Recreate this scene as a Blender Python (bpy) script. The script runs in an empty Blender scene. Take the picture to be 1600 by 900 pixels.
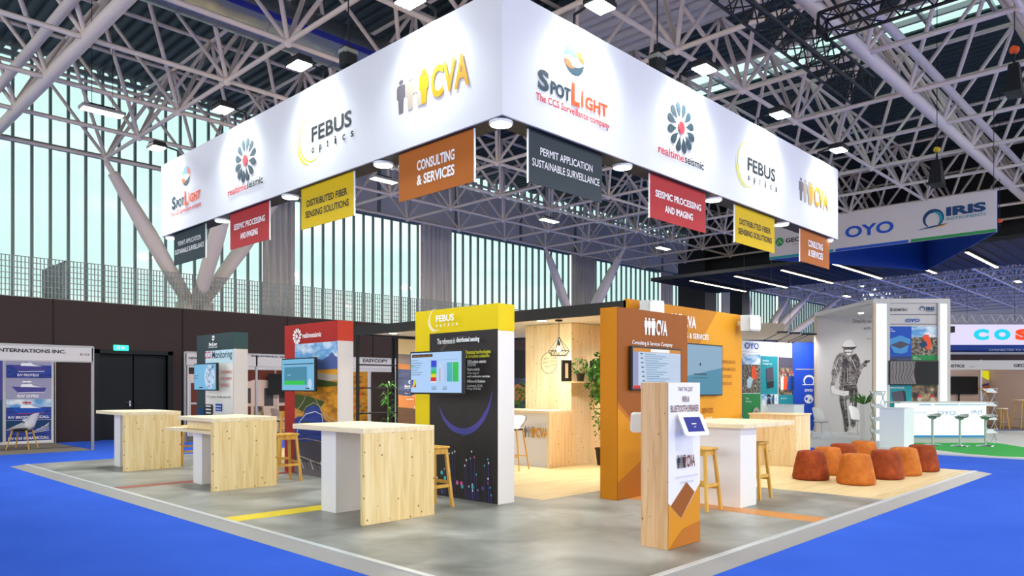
import bpy, math, random
from mathutils import Matrix, Vector
random.seed(7)
PI=math.pi
SC=bpy.context.scene; COL=SC.collection
# ------------------------------------------------------------------ camera, world, exposure
TH=math.radians(45.9); EYE=1.55; FPX=1160.0; YH=604.0
cam=bpy.data.objects.new('camera',bpy.data.cameras.new('camera')); COL.objects.link(cam)
cam.location=(0,0,EYE); cam.rotation_euler=(PI/2,0,-TH)
cam.data.sensor_width=36; cam.data.lens=FPX/1600*36; cam.data.shift_y=(YH-450)/1600
cam.data.clip_end=300; SC.camera=cam
SC.view_settings.view_transform='Standard'; SC.view_settings.look='None'
SC.view_settings.gamma=1; SC.view_settings.use_curve_mapping=False
SC.view_settings.exposure=0.35
SKY=2.2          # daylight strength
HIBAY=240        # watts of a high-bay lamp
FLOOD=165         # watts of a banner floodlight
DOWN=120          # watts of a header downlight
w=bpy.data.worlds.new('sky'); SC.world=w; w.use_nodes=True
nt=w.node_tree; N=nt.nodes; L=nt.links
bg=N['Background']; tc=N.new('ShaderNodeTexCoord'); sp=N.new('ShaderNodeSeparateXYZ'); L.new(tc.outputs['Generated'],sp.inputs[0])
cr=N.new('ShaderNodeValToRGB'); L.new(sp.outputs['Z'],cr.inputs[0])
e=cr.color_ramp.elements; e[0].position=0.0; e[0].color=(.62,.60,.56,1); e[1].position=.5; e[1].color=(.60,.76,.76,1)
for p_,c_ in ((.06,(.86,.80,.72,1)),(.12,(.66,.78,.78,1)),(.2,(.74,.84,.83,1))):
    k=cr.color_ramp.elements.new(p_); k.color=c_
nz=N.new('ShaderNodeTexNoise'); nz.inputs['Scale'].default_value=3.2; nz.inputs['Detail'].default_value=5
mp=N.new('ShaderNodeMapping'); mp.inputs['Scale'].default_value=(1,1,5); L.new(tc.outputs['Generated'],mp.inputs[0]); L.new(mp.outputs[0],nz.inputs[0])
cl=N.new('ShaderNodeValToRGB'); cl.color_ramp.elements[0].position=.5; cl.color_ramp.elements[1].position=.72; L.new(nz.outputs['Fac'],cl.inputs[0])
mx=N.new('ShaderNodeMix'); mx.data_type='RGBA'; mx.inputs[7].default_value=(1.0,.97,.93,1)
L.new(cl.outputs[0],mx.inputs[0]); L.new(cr.outputs[0],mx.inputs[6]); L.new(mx.outputs[2],bg.inputs[0]); bg.inputs[1].default_value=SKY*.62

def big_light(name,loc,to,power,sx,sy,color):
    l=bpy.data.lights.new(name,'AREA'); l.shape='RECTANGLE'; l.size=sx; l.size_y=sy; l.energy=power; l.color=color
    o=bpy.data.objects.new(name,l); COL.objects.link(o); o.location=loc; o.rotation_euler=(Vector(to)-Vector(loc)).to_track_quat('-Z','Y').to_euler()
# fill lights added for brightness behind and beside the camera, as if from glazing
big_light('fill_rear',(12,-16,5),(12,10,7.5),1600,50,8,(1,.98,.95))
big_light('fill_rear_far',(62,-16,5),(50,15,8),2200,46,8,(1,.98,.95))
big_light('fill_side',(-13,6,5),(10,6,7.5),1300,36,8,(1,.98,.95))
# ------------------------------------------------------------------ materials
def lin(c):
    if isinstance(c,str): c=tuple(int(c[i:i+2],16)/255 for i in (0,2,4))
    return tuple((x/12.92 if x<=.04045 else ((x+.055)/1.055)**2.4) for x in c)+(1,)
M={}
def mat(n,c,rough=.6,metal=0,emit=0,spec=.3,alpha=None,bump=None,trans=0):
    if n in M: return M[n]
    m=bpy.data.materials.new(n); m.use_nodes=True; b=m.node_tree.nodes['Principled BSDF']
    b.inputs['Base Color'].default_value=lin(c); b.inputs['Roughness'].default_value=rough; b.inputs['Metallic'].default_value=metal
    b.inputs['Specular IOR Level'].default_value=spec
    if emit: b.inputs['Emission Color'].default_value=lin(c); b.inputs['Emission Strength'].default_value=emit
    if trans: b.inputs['Transmission Weight'].default_value=trans
    M[n]=m
    # gentle procedural surface variation in roughness so nothing is a dead flat value
    if not emit and not trans:
        t=m.node_tree; nn=t.nodes.new('ShaderNodeTexNoise'); nn.inputs['Scale'].default_value=9; nn.inputs['Detail'].default_value=3
        mr=t.nodes.new('ShaderNodeMapRange'); mr.inputs[3].default_value=max(0,rough-.06); mr.inputs[4].default_value=min(1,rough+.06)
        to=t.nodes.new('ShaderNodeTexCoord'); t.links.new(to.outputs['Object'],nn.inputs[0]); t.links.new(nn.outputs[0],mr.inputs[0]); t.links.new(mr.outputs[0],b.inputs['Roughness'])
    return m
def nodes(m): return m.node_tree.nodes, m.node_tree.links, m.node_tree.nodes['Principled BSDF']
def noise_mat(n,stops,scale=(1,1,1),ns=4,detail=6,rough=.6,dist=0,bump=0,spec=.3,coord='Object',emit=0,metal=0):
    m=bpy.data.materials.new(n); m.use_nodes=True; nn,ll,b=nodes(m)
    tc=nn.new('ShaderNodeTexCoord'); mp=nn.new('ShaderNodeMapping'); mp.inputs['Scale'].default_value=scale
    no=nn.new('ShaderNodeTexNoise'); no.inputs['Scale'].default_value=ns; no.inputs['Detail'].default_value=detail; no.inputs['Distortion'].default_value=dist
    cr=nn.new('ShaderNodeValToRGB'); ll.new(tc.outputs[coord],mp.inputs[0]); ll.new(mp.outputs[0],no.inputs[0]); ll.new(no.outputs['Fac'],cr.inputs[0])
    el=cr.color_ramp.elements
    el[0].position=stops[0][0]; el[0].color=lin(stops[0][1]); el[1].position=stops[-1][0]; el[1].color=lin(stops[-1][1])
    for p,c in stops[1:-1]: q=el.new(p); q.color=lin(c)
    ll.new(cr.outputs[0],b.inputs['Base Color']); b.inputs['Roughness'].default_value=rough; b.inputs['Specular IOR Level'].default_value=spec; b.inputs['Metallic'].default_value=metal
    if emit: ll.new(cr.outputs[0],b.inputs['Emission Color']); b.inputs['Emission Strength'].default_value=emit
    if bump:
        bp=nn.new('ShaderNodeBump'); bp.inputs['Strength'].default_value=bump; bp.inputs['Distance'].default_value=.01; ll.new(no.outputs['Fac'],bp.inputs['Height']); ll.new(bp.outputs[0],b.inputs['Normal'])
    M[n]=m; return m
def wood_mat(n,base,light,dark,axis=2,knots=True,rough=.55,board=.12):
    """boards side by side with grain along one axis and scattered knots"""
    m=bpy.data.materials.new(n); m.use_nodes=True; nn,ll,b=nodes(m)
    tc=nn.new('ShaderNodeTexCoord')
    def M_(scale):
        mp=nn.new('ShaderNodeMapping'); mp.inputs['Scale'].default_value=scale; ll.new(tc.outputs['Object'],mp.inputs[0]); return mp
    s=[14,14,14]; s[axis]=.9
    g=nn.new('ShaderNodeTexNoise'); g.inputs['Scale'].default_value=1.6; g.inputs['Detail'].default_value=7; g.inputs['Distortion'].default_value=.6; ll.new(M_(s).outputs[0],g.inputs[0])
    s2=[1/board]*3; s2[axis]=.0
    mpb=M_(s2); fl=nn.new('ShaderNodeVectorMath'); fl.operation='FLOOR'; ll.new(mpb.outputs[0],fl.inputs[0])
    wn=nn.new('ShaderNodeTexWhiteNoise'); wn.noise_dimensions='3D'; ll.new(fl.outputs[0],wn.inputs[0])
    cr=nn.new('ShaderNodeValToRGB'); el=cr.color_ramp.elements; el[0].position=.25; el[0].color=lin(dark); el[1].position=.75; el[1].color=lin(light); q=el.new(.5); q.color=lin(base)
    ad=nn.new('ShaderNodeMath'); ad.operation='MULTIPLY_ADD'; ad.inputs[1].default_value=.22; ll.new(wn.outputs['Value'],ad.inputs[0])
    sb=nn.new('ShaderNodeMath'); sb.operation='SUBTRACT'; sb.inputs[1].default_value=.11; ll.new(g.outputs['Fac'],sb.inputs[0]); ll.new(sb.outputs[0],ad.inputs[2])
    ll.new(ad.outputs[0],cr.inputs[0]); out=cr.outputs[0]
    if knots:
        s3=[10,10,10]; s3[axis]=8
        v=nn.new('ShaderNodeTexVoronoi'); v.inputs['Scale'].default_value=1.0; ll.new(M_(s3).outputs[0],v.inputs['Vector'])
        kr=nn.new('ShaderNodeValToRGB'); kr.color_ramp.elements[0].position=.07; kr.color_ramp.elements[0].color=(1,1,1,1); kr.color_ramp.elements[1].position=.12; kr.color_ramp.elements[1].color=(0,0,0,1)
        ll.new(v.outputs['Distance'],kr.inputs[0])
        mx=nn.new('ShaderNodeMix'); mx.data_type='RGBA'; mx.inputs[7].default_value=lin('8a5a30'); ll.new(kr.outputs[0],mx.inputs[0]); ll.new(out,mx.inputs[6]); out=mx.outputs[2]
    ll.new(out,b.inputs['Base Color']); b.inputs['Roughness'].default_value=rough; b.inputs['Specular IOR Level'].default_value=.25
    M[n]=m; return m
wood_mat('spruce','ead09a','f1ddb0','dcbc82')
wood_mat('spruce_flat','efdcb8','f5e6c8','e4cda4',axis=1,knots=False)
wood_mat('spruce_wall','eed9ac','f5e6c2','e3c896',board=.3)
wood_mat('pine_kiosk','dcb083','e6bf94','c89a6a',board=.14)
wood_mat('oak','d8a850','e2b662','c59440',knots=False,board=.5)
wood_mat('parquet','e6cf9c','eedab0','d6bb84',axis=0,knots=False,board=.19,rough=.4)
noise_mat('concrete',[(.3,'6e6f69'),(.5,'93948e'),(.7,'b6b7b2')],ns=1.1,detail=9,rough=.38,dist=.5,spec=.5)
noise_mat('carpet',[(.3,'3560d4'),(.7,'3d68dc')],ns=.8,detail=4,rough=.95,spec=.05)
noise_mat('carpet_grey',[(.3,'7c766f'),(.7,'8c857c')],ns=30,rough=.95,spec=.05)
noise_mat('velvet_dark',[(.3,'7a3210'),(.55,'943e18'),(.75,'ac501e')],ns=7,detail=6,rough=.8,dist=.4)
noise_mat('velvet_light',[(.3,'ac5c1c'),(.55,'c06c26'),(.75,'ce7c34')],ns=7,detail=6,rough=.8,dist=.4)
noise_mat('drape',[(.3,'c2bbb6'),(.7,'dcd6d2')],scale=(12,12,.3),ns=2,rough=.85)
noise_mat('deck_steel',[(.3,'3d4a4c'),(.7,'4c5859')],ns=.4,rough=.6,metal=.2)
noise_mat('foliage',[(.3,'2c5a1e'),(.55,'3f7a2a'),(.75,'64a03c')],ns=14,rough=.5)
noise_mat('dusty_panel',[(.3,'dcd4cc'),(.7,'e8e0d8')],ns=.5,rough=.7)
noise_mat('green_field',[(.35,'8c5c10'),(.5,'c8861c'),(.65,'d89a2c')],scale=(1,1,3),ns=3,detail=8)
noise_mat('lake',[(.4,'23357f'),(.6,'32489c')],scale=(1,1,8),ns=3,detail=6)
noise_mat('clouds',[(.38,'5f9bd0'),(.5,'b6cde0'),(.62,'e6ebef')],scale=(1,1,2),ns=3,detail=8)
noise_mat('rubble',[(.35,'3b342c'),(.5,'6b6258'),(.6,'9a9080'),(.68,'c0b8a8')],ns=14,detail=8)
noise_mat('crowd',[(.35,'342c2c'),(.48,'6e5f50'),(.58,'a08868'),(.68,'c8b090')],ns=6,detail=8)
noise_mat('photo_dark',[(.38,'2e292b'),(.5,'4e484a'),(.66,'857e7e')],ns=7,detail=8,dist=1.2); noise_mat('photo_mid',[(.35,'4a4446'),(.5,'7d7676'),(.65,'b4aeac')],ns=9,detail=8,dist=1.5)
noise_mat('sunset_sea',[(.35,'2e3658'),(.6,'4a5578')],scale=(1,1,4),ns=2,detail=6)
def P(n): return M[n]
for n,c,kw in [
 ('white_fabric','dedee2',dict(rough=.9,spec=.05)),('white_paint','eeeef0',dict(rough=.5)),('white_laminate','e8e5e6',dict(rough=.45)),('white_plastic','f0f0ee',dict(rough=.35)),
 ('black_metal','1c1e20',dict(rough=.45)),('black_beam','2b2c2e',dict(rough=.6)),('dark_wall','392b2a',dict(rough=.75)),('wall_seam','0d0b0b',dict()),('door_dark','15191d',dict(rough=.5)),
 ('orange_mid','c07c10',dict()),('mesh_grey','8e9290',dict(rough=.5)),('steel_white','e4d5c8',dict(rough=.5)),('mullion','7c8886',dict(rough=.5)),('alu','a9a9ac',dict(rough=.35,metal=.6)),('chrome','c0c4c8',dict(rough=.2,metal=1)),
 ('grey_ramp','a09d9c',dict(rough=.45)),('silver_lip','d8dcde',dict(rough=.35,metal=.3)),
 ('spot_green','2f3f42',dict()),('spot_green2','3d5a5e',dict()),('rts_red','a3241d',dict()),('rts_red2','d24632',dict()),('febus_yellow','dfc400',dict()),('febus_dark','302c2c',dict()),
 ('orange_side','c07800',dict()),('orange_brown','94500a',dict()),('orange_gold','d28a10',dict()),('orange_wall','dc9a18',dict()),('orange_brown2','b86c18',dict()),
 ('ban_grey','2f3a40',dict()),('ban_red','b02c30',dict()),('ban_yellow','d8b400',dict()),('ban_orange','b0601c',dict()),
 ('ink_dark','24282c',dict()),('ink_slate','283c48',dict()),('ink_red','c83038',dict()),('ink_orange','e8562c',dict()),('ink_white','f4f4f4',dict()),('ink_gold','d89a18',dict()),('ink_gold2','b8781c',dict()),('ink_beige','b4a698',dict()),('ink_grey','6e6870',dict()),
 ('ink_yellow','dcd81c',dict()),('ink_blue','1c4fb0',dict()),('ink_navy','143c68',dict()),('ink_teal','1b8c98',dict()),('ink_skyblue','4a90c8',dict()),('ink_green','2a8a4a',dict()),('ink_lightblue','b8d4e0',dict()),('ink_violet','4a4690',dict()),('ink_brown','6a3020',dict()),
 ('ink_lilac','9c9ab4',dict()),('ink_pink','e060b0',dict()),('ink_cyan','40c0c0',dict()),
 ('oyo_blue','2a52c8',dict(rough=.4)),('sign_blue','0c3c96',dict()),('paper_grey','c4c0be',dict()),('paper_white','dcdad8',dict()),('paper_pink','dcc0b0',dict()),('print_dark','4a4446',dict()),('print_mid','7c7676',dict()),
 ('tape_yellow','f2d81c',dict(rough=.4)),('tape_red','a04844',dict(rough=.4)),('tape_orange','d8924c',dict(rough=.4)),
 ('green_carpet','2fae48',dict(rough=.9)),('ramp_light','cfd0d0',dict()),('beige_wall','c4b49c',dict()),('cool_white','dfe8ea',dict()),('stool_green','a8b8b0',dict(rough=.3)),
 ('sunset1','c8a050',dict()),('sunset2','e8d8b0',dict()),('sunset3','80787a',dict()),('sunset5','b87848',dict()),('sunset6','5a4438',dict()),
 ('mountain','4a5c94',dict()),('hill_dark','3c4c1c',dict()),('rock','4e4a58',dict()),
 ('terracotta','8c8c84',dict()),('geranium','e07868',dict()),('ball_white','cfd6d8',dict(rough=.4)),
 ('duct','8d959c',dict(rough=.3,metal=.8)),('duct_blue','3038a0',dict()),('hoist_yellow','c8b030',dict()),('hoist_orange','e05820',dict()),('cabin_brown','3c2e2a',dict()),
]: mat(n,c,**kw)
for n,c,s in [('led_white','f6fff8',14),('led_warm','ffe8c8',9),('hibay_glow','fff4dc',10),('lens_glow','f0fff8',30),('exit_green','28c8a0',2.0),('screen_blue','a8c8f0',0.83),('screen_blue2','7cc0e8',0.68),('screen_dim','90b4d0',0.65),
 ('screen_pale','c4d8f0',0.72),('s_red','e02020',0.65),('s_green','30d050',0.65),('s_blue','3040e0',0.65),('s_yellow','e8e020',0.65),('s_cyan','50c0c8',0.65),('s_teal','4c98b8',0.58),('s_ink','304058',0.5),('s_orange','e09020',0.65),('s_white','f0f4ff',0.79),('s_lilac','a8a8d8',0.58),
 ('tablet_blue','2030b0',0.58),('glow_panel','eefcff',.8),('glow_print','60b8d8',.45),('glow_blue','3c98d0',.5),('cos_cyan','10c8e0',.8),('cos_orange','f04818',.8),('cos_halo','dcd4f4',.75),('s_black','080808',0.01),('bulb','ffe8b0',20)]:
    m=mat(n,c,emit=s)
    if n[:4] in ('glow','cos_'): m.node_tree.nodes['Principled BSDF'].inputs['Base Color'].default_value=tuple(x*.25 for x in lin(c)[:3])+(1,)
    if n[:2]=='s_' or n[:6] in ('screen','tablet'): m.node_tree.nodes['Principled BSDF'].inputs['Base Color'].default_value=(.01,.01,.01,1)
# window glass: clear pane with a faint green tint
m=bpy.data.materials.new('glass'); m.use_nodes=True; nn=m.node_tree.nodes; ll=m.node_tree.links
for x in list(nn): 
    if x.type!='OUTPUT_MATERIAL': nn.remove(x)
o_=[x for x in nn if x.type=='OUTPUT_MATERIAL'][0]
tr=nn.new('ShaderNodeBsdfTransparent'); tr.inputs[0].default_value=(.80,.90,.87,1); gl=nn.new('ShaderNodeBsdfGlossy'); gl.inputs['Roughness'].default_value=.05
ms=nn.new('ShaderNodeMixShader'); ms.inputs[0].default_value=.05; ll.new(tr.outputs[0],ms.inputs[1]); ll.new(gl.outputs[0],ms.inputs[2]); ll.new(ms.outputs[0],o_.inputs[0]); M['glass']=m

# ------------------------------------------------------------------ mesh building
WM={}   # world matrix by object name
CAMF=Matrix.Rotation(-TH,4,'Z')      # stands turned 45 degrees to the hall grid
class MB:
    def __init__(s,frame=None): s.v=[];s.f=[];s.m=[];s.mats=[];s.F=frame;s.smooth=set()
    def mi(s,n):
        if n not in s.mats: s.mats.append(n)
        return s.mats.index(n)
    def add(s,vs,fs,n,smooth=False):
        b=len(s.v); s.v+= [tuple(x) for x in vs]; k=s.mi(n)
        for f in fs:
            if smooth: s.smooth.add(len(s.f))
            s.f.append(tuple(i+b for i in f)); s.m.append(k)
        return s
    def box(s,x0,x1,y0,y1,z0,z1,n):
        v=[(x,y,z) for z in (z0,z1) for y in (y0,y1) for x in (x0,x1)]
        return s.add(v,[(0,2,3,1),(4,5,7,6),(0,1,5,4),(2,6,7,3),(0,4,6,2),(1,3,7,5)],n)
    def bbox(s,x0,x1,y0,y1,z0,z1,n,b=.004):
        """box with chamfered edges"""
        b=min(b,(x1-x0)/3,(y1-y0)/3,(z1-z0)/3)
        lay=[(z0,b),(z0+b,0),(z1-b,0),(z1,b)]; vs=[]
        for z,i in lay:
            X0,X1,Y0,Y1=x0+i,x1-i,y0+i,y1-i
            vs+=[(X0+b*(i==0),Y0,z),(X1-b*(i==0),Y0,z),(X1,Y0+b*(i==0),z),(X1,Y1-b*(i==0),z),(X1-b*(i==0),Y1,z),(X0+b*(i==0),Y1,z),(X0,Y1-b*(i==0),z),(X0,Y0+b*(i==0),z)]
        fs=[tuple(range(7,-1,-1)),tuple(range(24,32))]
        for k in range(3):
            for i in range(8): fs.append((k*8+i,k*8+(i+1)%8,(k+1)*8+(i+1)%8,(k+1)*8+i))
        return s.add(vs,fs,n)
    def obox(s,c,ax,ay,az,n):
        """oriented box: centre and three half-extent vectors"""
        c=Vector(c);ax=Vector(ax);ay=Vector(ay);az=Vector(az)
        v=[c+ax*i+ay*j+az*k for k in (-1,1) for j in (-1,1) for i in (-1,1)]
        return s.add(v,[(0,2,3,1),(4,5,7,6),(0,1,5,4),(2,6,7,3),(0,4,6,2),(1,3,7,5)],n)
    def tube(s,p,q,r,n,k=8,r2=None,caps=True):
        p=Vector(p);q=Vector(q);d=q-p
        if d.length<1e-6: return s
        d.normalize(); a=d.orthogonal().normalized(); b=d.cross(a); r2=r if r2 is None else r2
        vs=[p+(a*math.cos(2*PI*i/k)+b*math.sin(2*PI*i/k))*r for i in range(k)]+[q+(a*math.cos(2*PI*i/k)+b*math.sin(2*PI*i/k))*r2 for i in range(k)]
        fs=[(i,(i+1)%k,k+(i+1)%k,k+i) for i in range(k)]
        s.add(vs,fs,n,smooth=k>5)
        if caps: s.add(vs,[tuple(range(k-1,-1,-1)),tuple(range(k,2*k))],n)
        return s
    def path(s,pts,r,n,k=8):
        for a,b in zip(pts,pts[1:]): s.tube(a,b,r,n,k)
        return s
    def beam(s,p,q,wd,ht,n,up=(0,0,1)):
        p=Vector(p);q=Vector(q);d=(q-p); u=Vector(up); sd=d.cross(u).normalized(); u2=sd.cross(d).normalized()
        return s.obox((p+q)/2,d/2,sd*wd/2,u2*ht/2,n)
    def lathe(s,prof,c,n,k=24,cap=True):
        vs=[];fs=[]
        for r,z in prof:
            for i in range(k): vs.append((c[0]+r*math.cos(2*PI*i/k),c[1]+r*math.sin(2*PI*i/k),c[2]+z))
        for j in range(len(prof)-1):
            for i in range(k): fs.append((j*k+i,j*k+(i+1)%k,(j+1)*k+(i+1)%k,(j+1)*k+i))
        s.add(vs,fs,n,True)
        if cap: s.add([vs[i] for i in range(k)]+vs[-k:],[tuple(range(k-1,-1,-1)),tuple(range(k,2*k))],n)
        return s
    def ball(s,c,r,n,k=12,sz=1):
        prof=[(max(1e-4,r*math.sin(PI*i/k)),-r*sz*math.cos(PI*i/k)) for i in range(k+1)]
        return s.lathe(prof,c,n,k*2,False)
    def prism(s,poly,z0,z1,n):
        k=len(poly); vs=[(x,y,z0) for x,y in poly]+[(x,y,z1) for x,y in poly]
        return s.add(vs,[tuple(range(k-1,-1,-1)),tuple(range(k,2*k))]+[(i,(i+1)%k,k+(i+1)%k,k+i) for i in range(k)],n)
    def build(s,name,parent=None,label=None,world=True,fix=True):
        me=bpy.data.meshes.new(name); vs=s.v
        T=s.F if s.F is not None else None
        if parent is not None and world:
            inv=WM[parent.name].inverted(); T=inv@T if T is not None else inv
        if T is not None: vs=[tuple(T@Vector(v)) for v in vs]
        me.from_pydata(vs,[],s.f)
        for n in s.mats: me.materials.append(M[n])
        me.polygons.foreach_set('material_index',s.m)
        if s.smooth: me.polygons.foreach_set('use_smooth',[i in s.smooth for i in range(len(s.f))])
        me.update(); o=bpy.data.objects.new(name,me); COL.objects.link(o)
        if parent is not None: o.parent=parent; WM[o.name]=WM[parent.name]
        else: WM[o.name]=Matrix.Identity(4)
        if label: o['label']=label
        return o
def tag(o,label=None,cat=None,group=None,kind=None):
    if label: o['label']=label
    if cat: o['category']=cat
    if group: o['group']=group
    if kind: o['kind']=kind
    return o
def thing(name,label,cat,loc=(0,0,0),rz=0,group=None):
    o=bpy.data.objects.new(name,None); COL.objects.link(o); o.location=loc; o.rotation_euler=(0,0,rz); o.empty_display_size=.1
    WM[o.name]=Matrix.Translation(loc)@Matrix.Rotation(rz,4,'Z'); return tag(o,label,cat,group)
def camthing(name,label,cat,l,d,z=0,group=None):
    p=CAMF@Vector((l,d,z)); return thing(name,label,cat,tuple(p),-TH,group)
def struct(o): o['kind']='structure'; return o
def dup(src,loc,rz=None,label=None,group=None,scale=None):
    def rec(o,par):
        c=o.copy(); COL.objects.link(c)
        if par is not None: c.parent=par
        for ch in [x for x in KIDS[o.name]]: rec(ch,c)
        return c
    def kids(o):
        KIDS[o.name]=[x for x in ALLC if x.parent==o]
        for x in KIDS[o.name]: kids(x)
    KIDS={}; ALLC=[x for x in COL.objects if x.parent]
    kids(src); r=rec(src,None); r.location=loc
    if rz is not None: r.rotation_euler=(0,0,rz)
    if label: r['label']=label
    if group: r['group']=group
    if scale: r.scale=(scale,)*3
    return r
def spot(name,loc,to,power,angle=70,size=.05,color=(1,1,1),parent=None,blend=.6):
    l=bpy.data.lights.new(name,'SPOT'); l.energy=power; l.spot_size=math.radians(angle); l.shadow_soft_size=size; l.color=color; l.spot_blend=blend
    o=bpy.data.objects.new(name,l); COL.objects.link(o); o.location=loc
    d=Vector(to)-Vector(loc); o.rotation_euler=d.to_track_quat('-Z','Y').to_euler(); return o
def area(name,loc,power,sx,sy,color=(1,1,1),to=None):
    l=bpy.data.lights.new(name,'AREA'); l.shape='RECTANGLE'; l.size=sx; l.size_y=sy; l.energy=power; l.color=color
    o=bpy.data.objects.new(name,l); COL.objects.link(o); o.location=loc
    if to is not None: o.rotation_euler=(Vector(to)-Vector(loc)).to_track_quat('-Z','Y').to_euler()
    return o
# ------------------------------------------------------------------ text and flat print
TXT={}
def text_geo(s,bold):
    k=(s,bold)
    if k in TXT: return TXT[k]
    cu=bpy.data.curves.new('t','FONT'); cu.body=s; cu.size=1; cu.offset=bold; cu.resolution_u=3
    o=bpy.data.objects.new('t',cu); COL.objects.link(o); bpy.context.view_layer.update()
    ev=o.evaluated_get(bpy.context.evaluated_depsgraph_get()); me=ev.to_mesh()
    vs=[(v.co.x,v.co.y) for v in me.vertices]; fs=[tuple(p.vertices) for p in me.polygons]; ev.to_mesh_clear()
    bpy.data.objects.remove(o); bpy.data.curves.remove(cu)
    xs=[v[0] for v in vs]; ys=[v[1] for v in vs]
    TXT[k]=(vs,fs,min(xs),max(xs),min(ys),max(ys)); return TXT[k]
class Art:
    """flat print on a plane: origin, right and up vectors in world space"""
    def __init__(s,o,r,u=(0,0,1),base=.0015):
        s.o=Vector(o); s.r=Vector(r).normalized(); s.u=Vector(u).normalized(); s.n=s.r.cross(s.u); s.mb=MB(); s.lay=0; s.base=base
    def W(s,u,v,l): return s.o+s.r*u+s.u*v+s.n*(s.base+l*.0012)
    def px(s,x,y):
        d=Vector((math.sin(TH),math.cos(TH),0))+Vector((math.cos(TH),-math.sin(TH),0))*((x-800)/FPX)+Vector((0,0,-(y-YH)/FPX))
        c=Vector((0,0,EYE)); t=(s.o-c).dot(s.n)/d.dot(s.n); p=c+d*t-s.o; return (p.dot(s.r),p.dot(s.u))
    def raw(s,vs,fs,m):
        s.lay+=1
        f2=[]
        for f in fs:
            a=0
            for i in range(len(f)):
                x0,y0=vs[f[i]];x1,y1=vs[f[(i+1)%len(f)]]; a+=x0*y1-x1*y0
            f2.append(f if a>0 else f[::-1])
        s.mb.add([s.W(u,v,s.lay) for u,v in vs],f2,m); return s
    def poly(s,p,m): return s.raw(p,[tuple(range(len(p)))],m)
    def ppoly(s,p,m): return s.poly([s.px(*q) for q in p],m)
    def rect(s,u0,u1,v0,v1,m): return s.poly([(u0,v0),(u1,v0),(u1,v1),(u0,v1)],m)
    def prect(s,x0,y0,x1,y1,m):
        a=s.px(x0,y0);b=s.px(x1,y1); return s.rect(min(a[0],b[0]),max(a[0],b[0]),min(a[1],b[1]),max(a[1],b[1]),m)
    def disc(s,u,v,ru,rv,m,k=28): return s.poly([(u+ru*math.cos(2*PI*i/k),v+rv*math.sin(2*PI*i/k)) for i in range(k)],m)
    def arc(s,u,v,r,t0,t1,w0,w1,m,k=24):
        a=[];b=[]
        for i in range(k+1):
            t=math.radians(t0+(t1-t0)*i/k); f=math.sin(PI*i/k); h=w0+(w1-w0)*f
            a.append((u+(r+h/2)*math.cos(t),v+(r+h/2)*math.sin(t))); b.append((u+(r-h/2)*math.cos(t),v+(r-h/2)*math.sin(t)))
        vs=a+b; return s.raw(vs,[(i,i+1,k+1+i+1,k+1+i) for i in range(k)],m)
    def line(s,pts,wd,m):
        vs=[];
        for i,(x,y) in enumerate(pts):
            x0,y0=pts[max(0,i-1)];x1,y1=pts[min(len(pts)-1,i+1)]; dx,dy=x1-x0,y1-y0; l=math.hypot(dx,dy) or 1
            vs+=[(x-dy/l*wd/2,y+dx/l*wd/2),(x+dy/l*wd/2,y-dx/l*wd/2)]
        return s.raw(vs,[(2*i,2*i+1,2*i+3,2*i+2) for i in range(len(pts)-1)],m)
    def pline(s,pts,wd,m): return s.line([s.px(*p) for p in pts],wd,m)
    def text(s,t,u0,u1,v0,v1,m,bold=.0):
        vs,fs,a,b,c,d=text_geo(t,bold); return s.raw([(u0+(x-a)/(b-a)*(u1-u0),v0+(y-c)/(d-c)*(v1-v0)) for x,y in vs],fs,m)
    def ptext(s,t,x0,y0,x1,y1,m,bold=.0):
        a=s.px(x0,y0);b=s.px(x1,y1); return s.text(t,a[0],b[0],b[1],a[1],m,bold)
    def build(s,name,parent,label=None): return s.mb.build(name,parent,label)
def artX(x,base=.0015): return Art((x,0,0),(0,-1,0),base=base)     # seen from smaller x; u=-y, v=z
def artY(y,base=.0015): return Art((0,y,0),(1,0,0),base=base)      # seen from smaller y; u=x
def artC(l,d,base=.0015):                                          # faces the camera side, turned stands
    p=CAMF@Vector((l,d,0)); r=CAMF@Vector((1,0,0)); return Art(tuple(p),tuple(r),base=base)
# logo pieces -------------------------------------------------------
def person(a,u,v0,h,w_,m):
    a.disc(u,v0+h*.93,w_*.26,h*.07,m)
    a.poly([(u-w_*.5,v0+h*.78),(u-w_*.38,v0+h*.84),(u+w_*.38,v0+h*.84),(u+w_*.5,v0+h*.78),(u+w_*.5,v0+h*.45),(u+w_*.33,v0+h*.42),(u+w_*.26,v0+h*.02),(u+w_*.2,v0),(u-w_*.2,v0),(u-w_*.26,v0+h*.02),(u-w_*.33,v0+h*.42),(u-w_*.5,v0+h*.45)],m)
def logo_cva(a,u,v,W,H,cols=('ink_grey','ink_beige','ink_beige','ink_gold','ink_gold')):
    pw=W*.13
    for i,k in enumerate((0.06,.2,.34)): person(a,u+W*k,v,H,pw,cols[i])
    person(a,u+W*.40,v,H,pw,cols[3]); a.text('CVA',u+W*.5,u+W,v+H*.02,v+H*.94,cols[4],.03)
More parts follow.
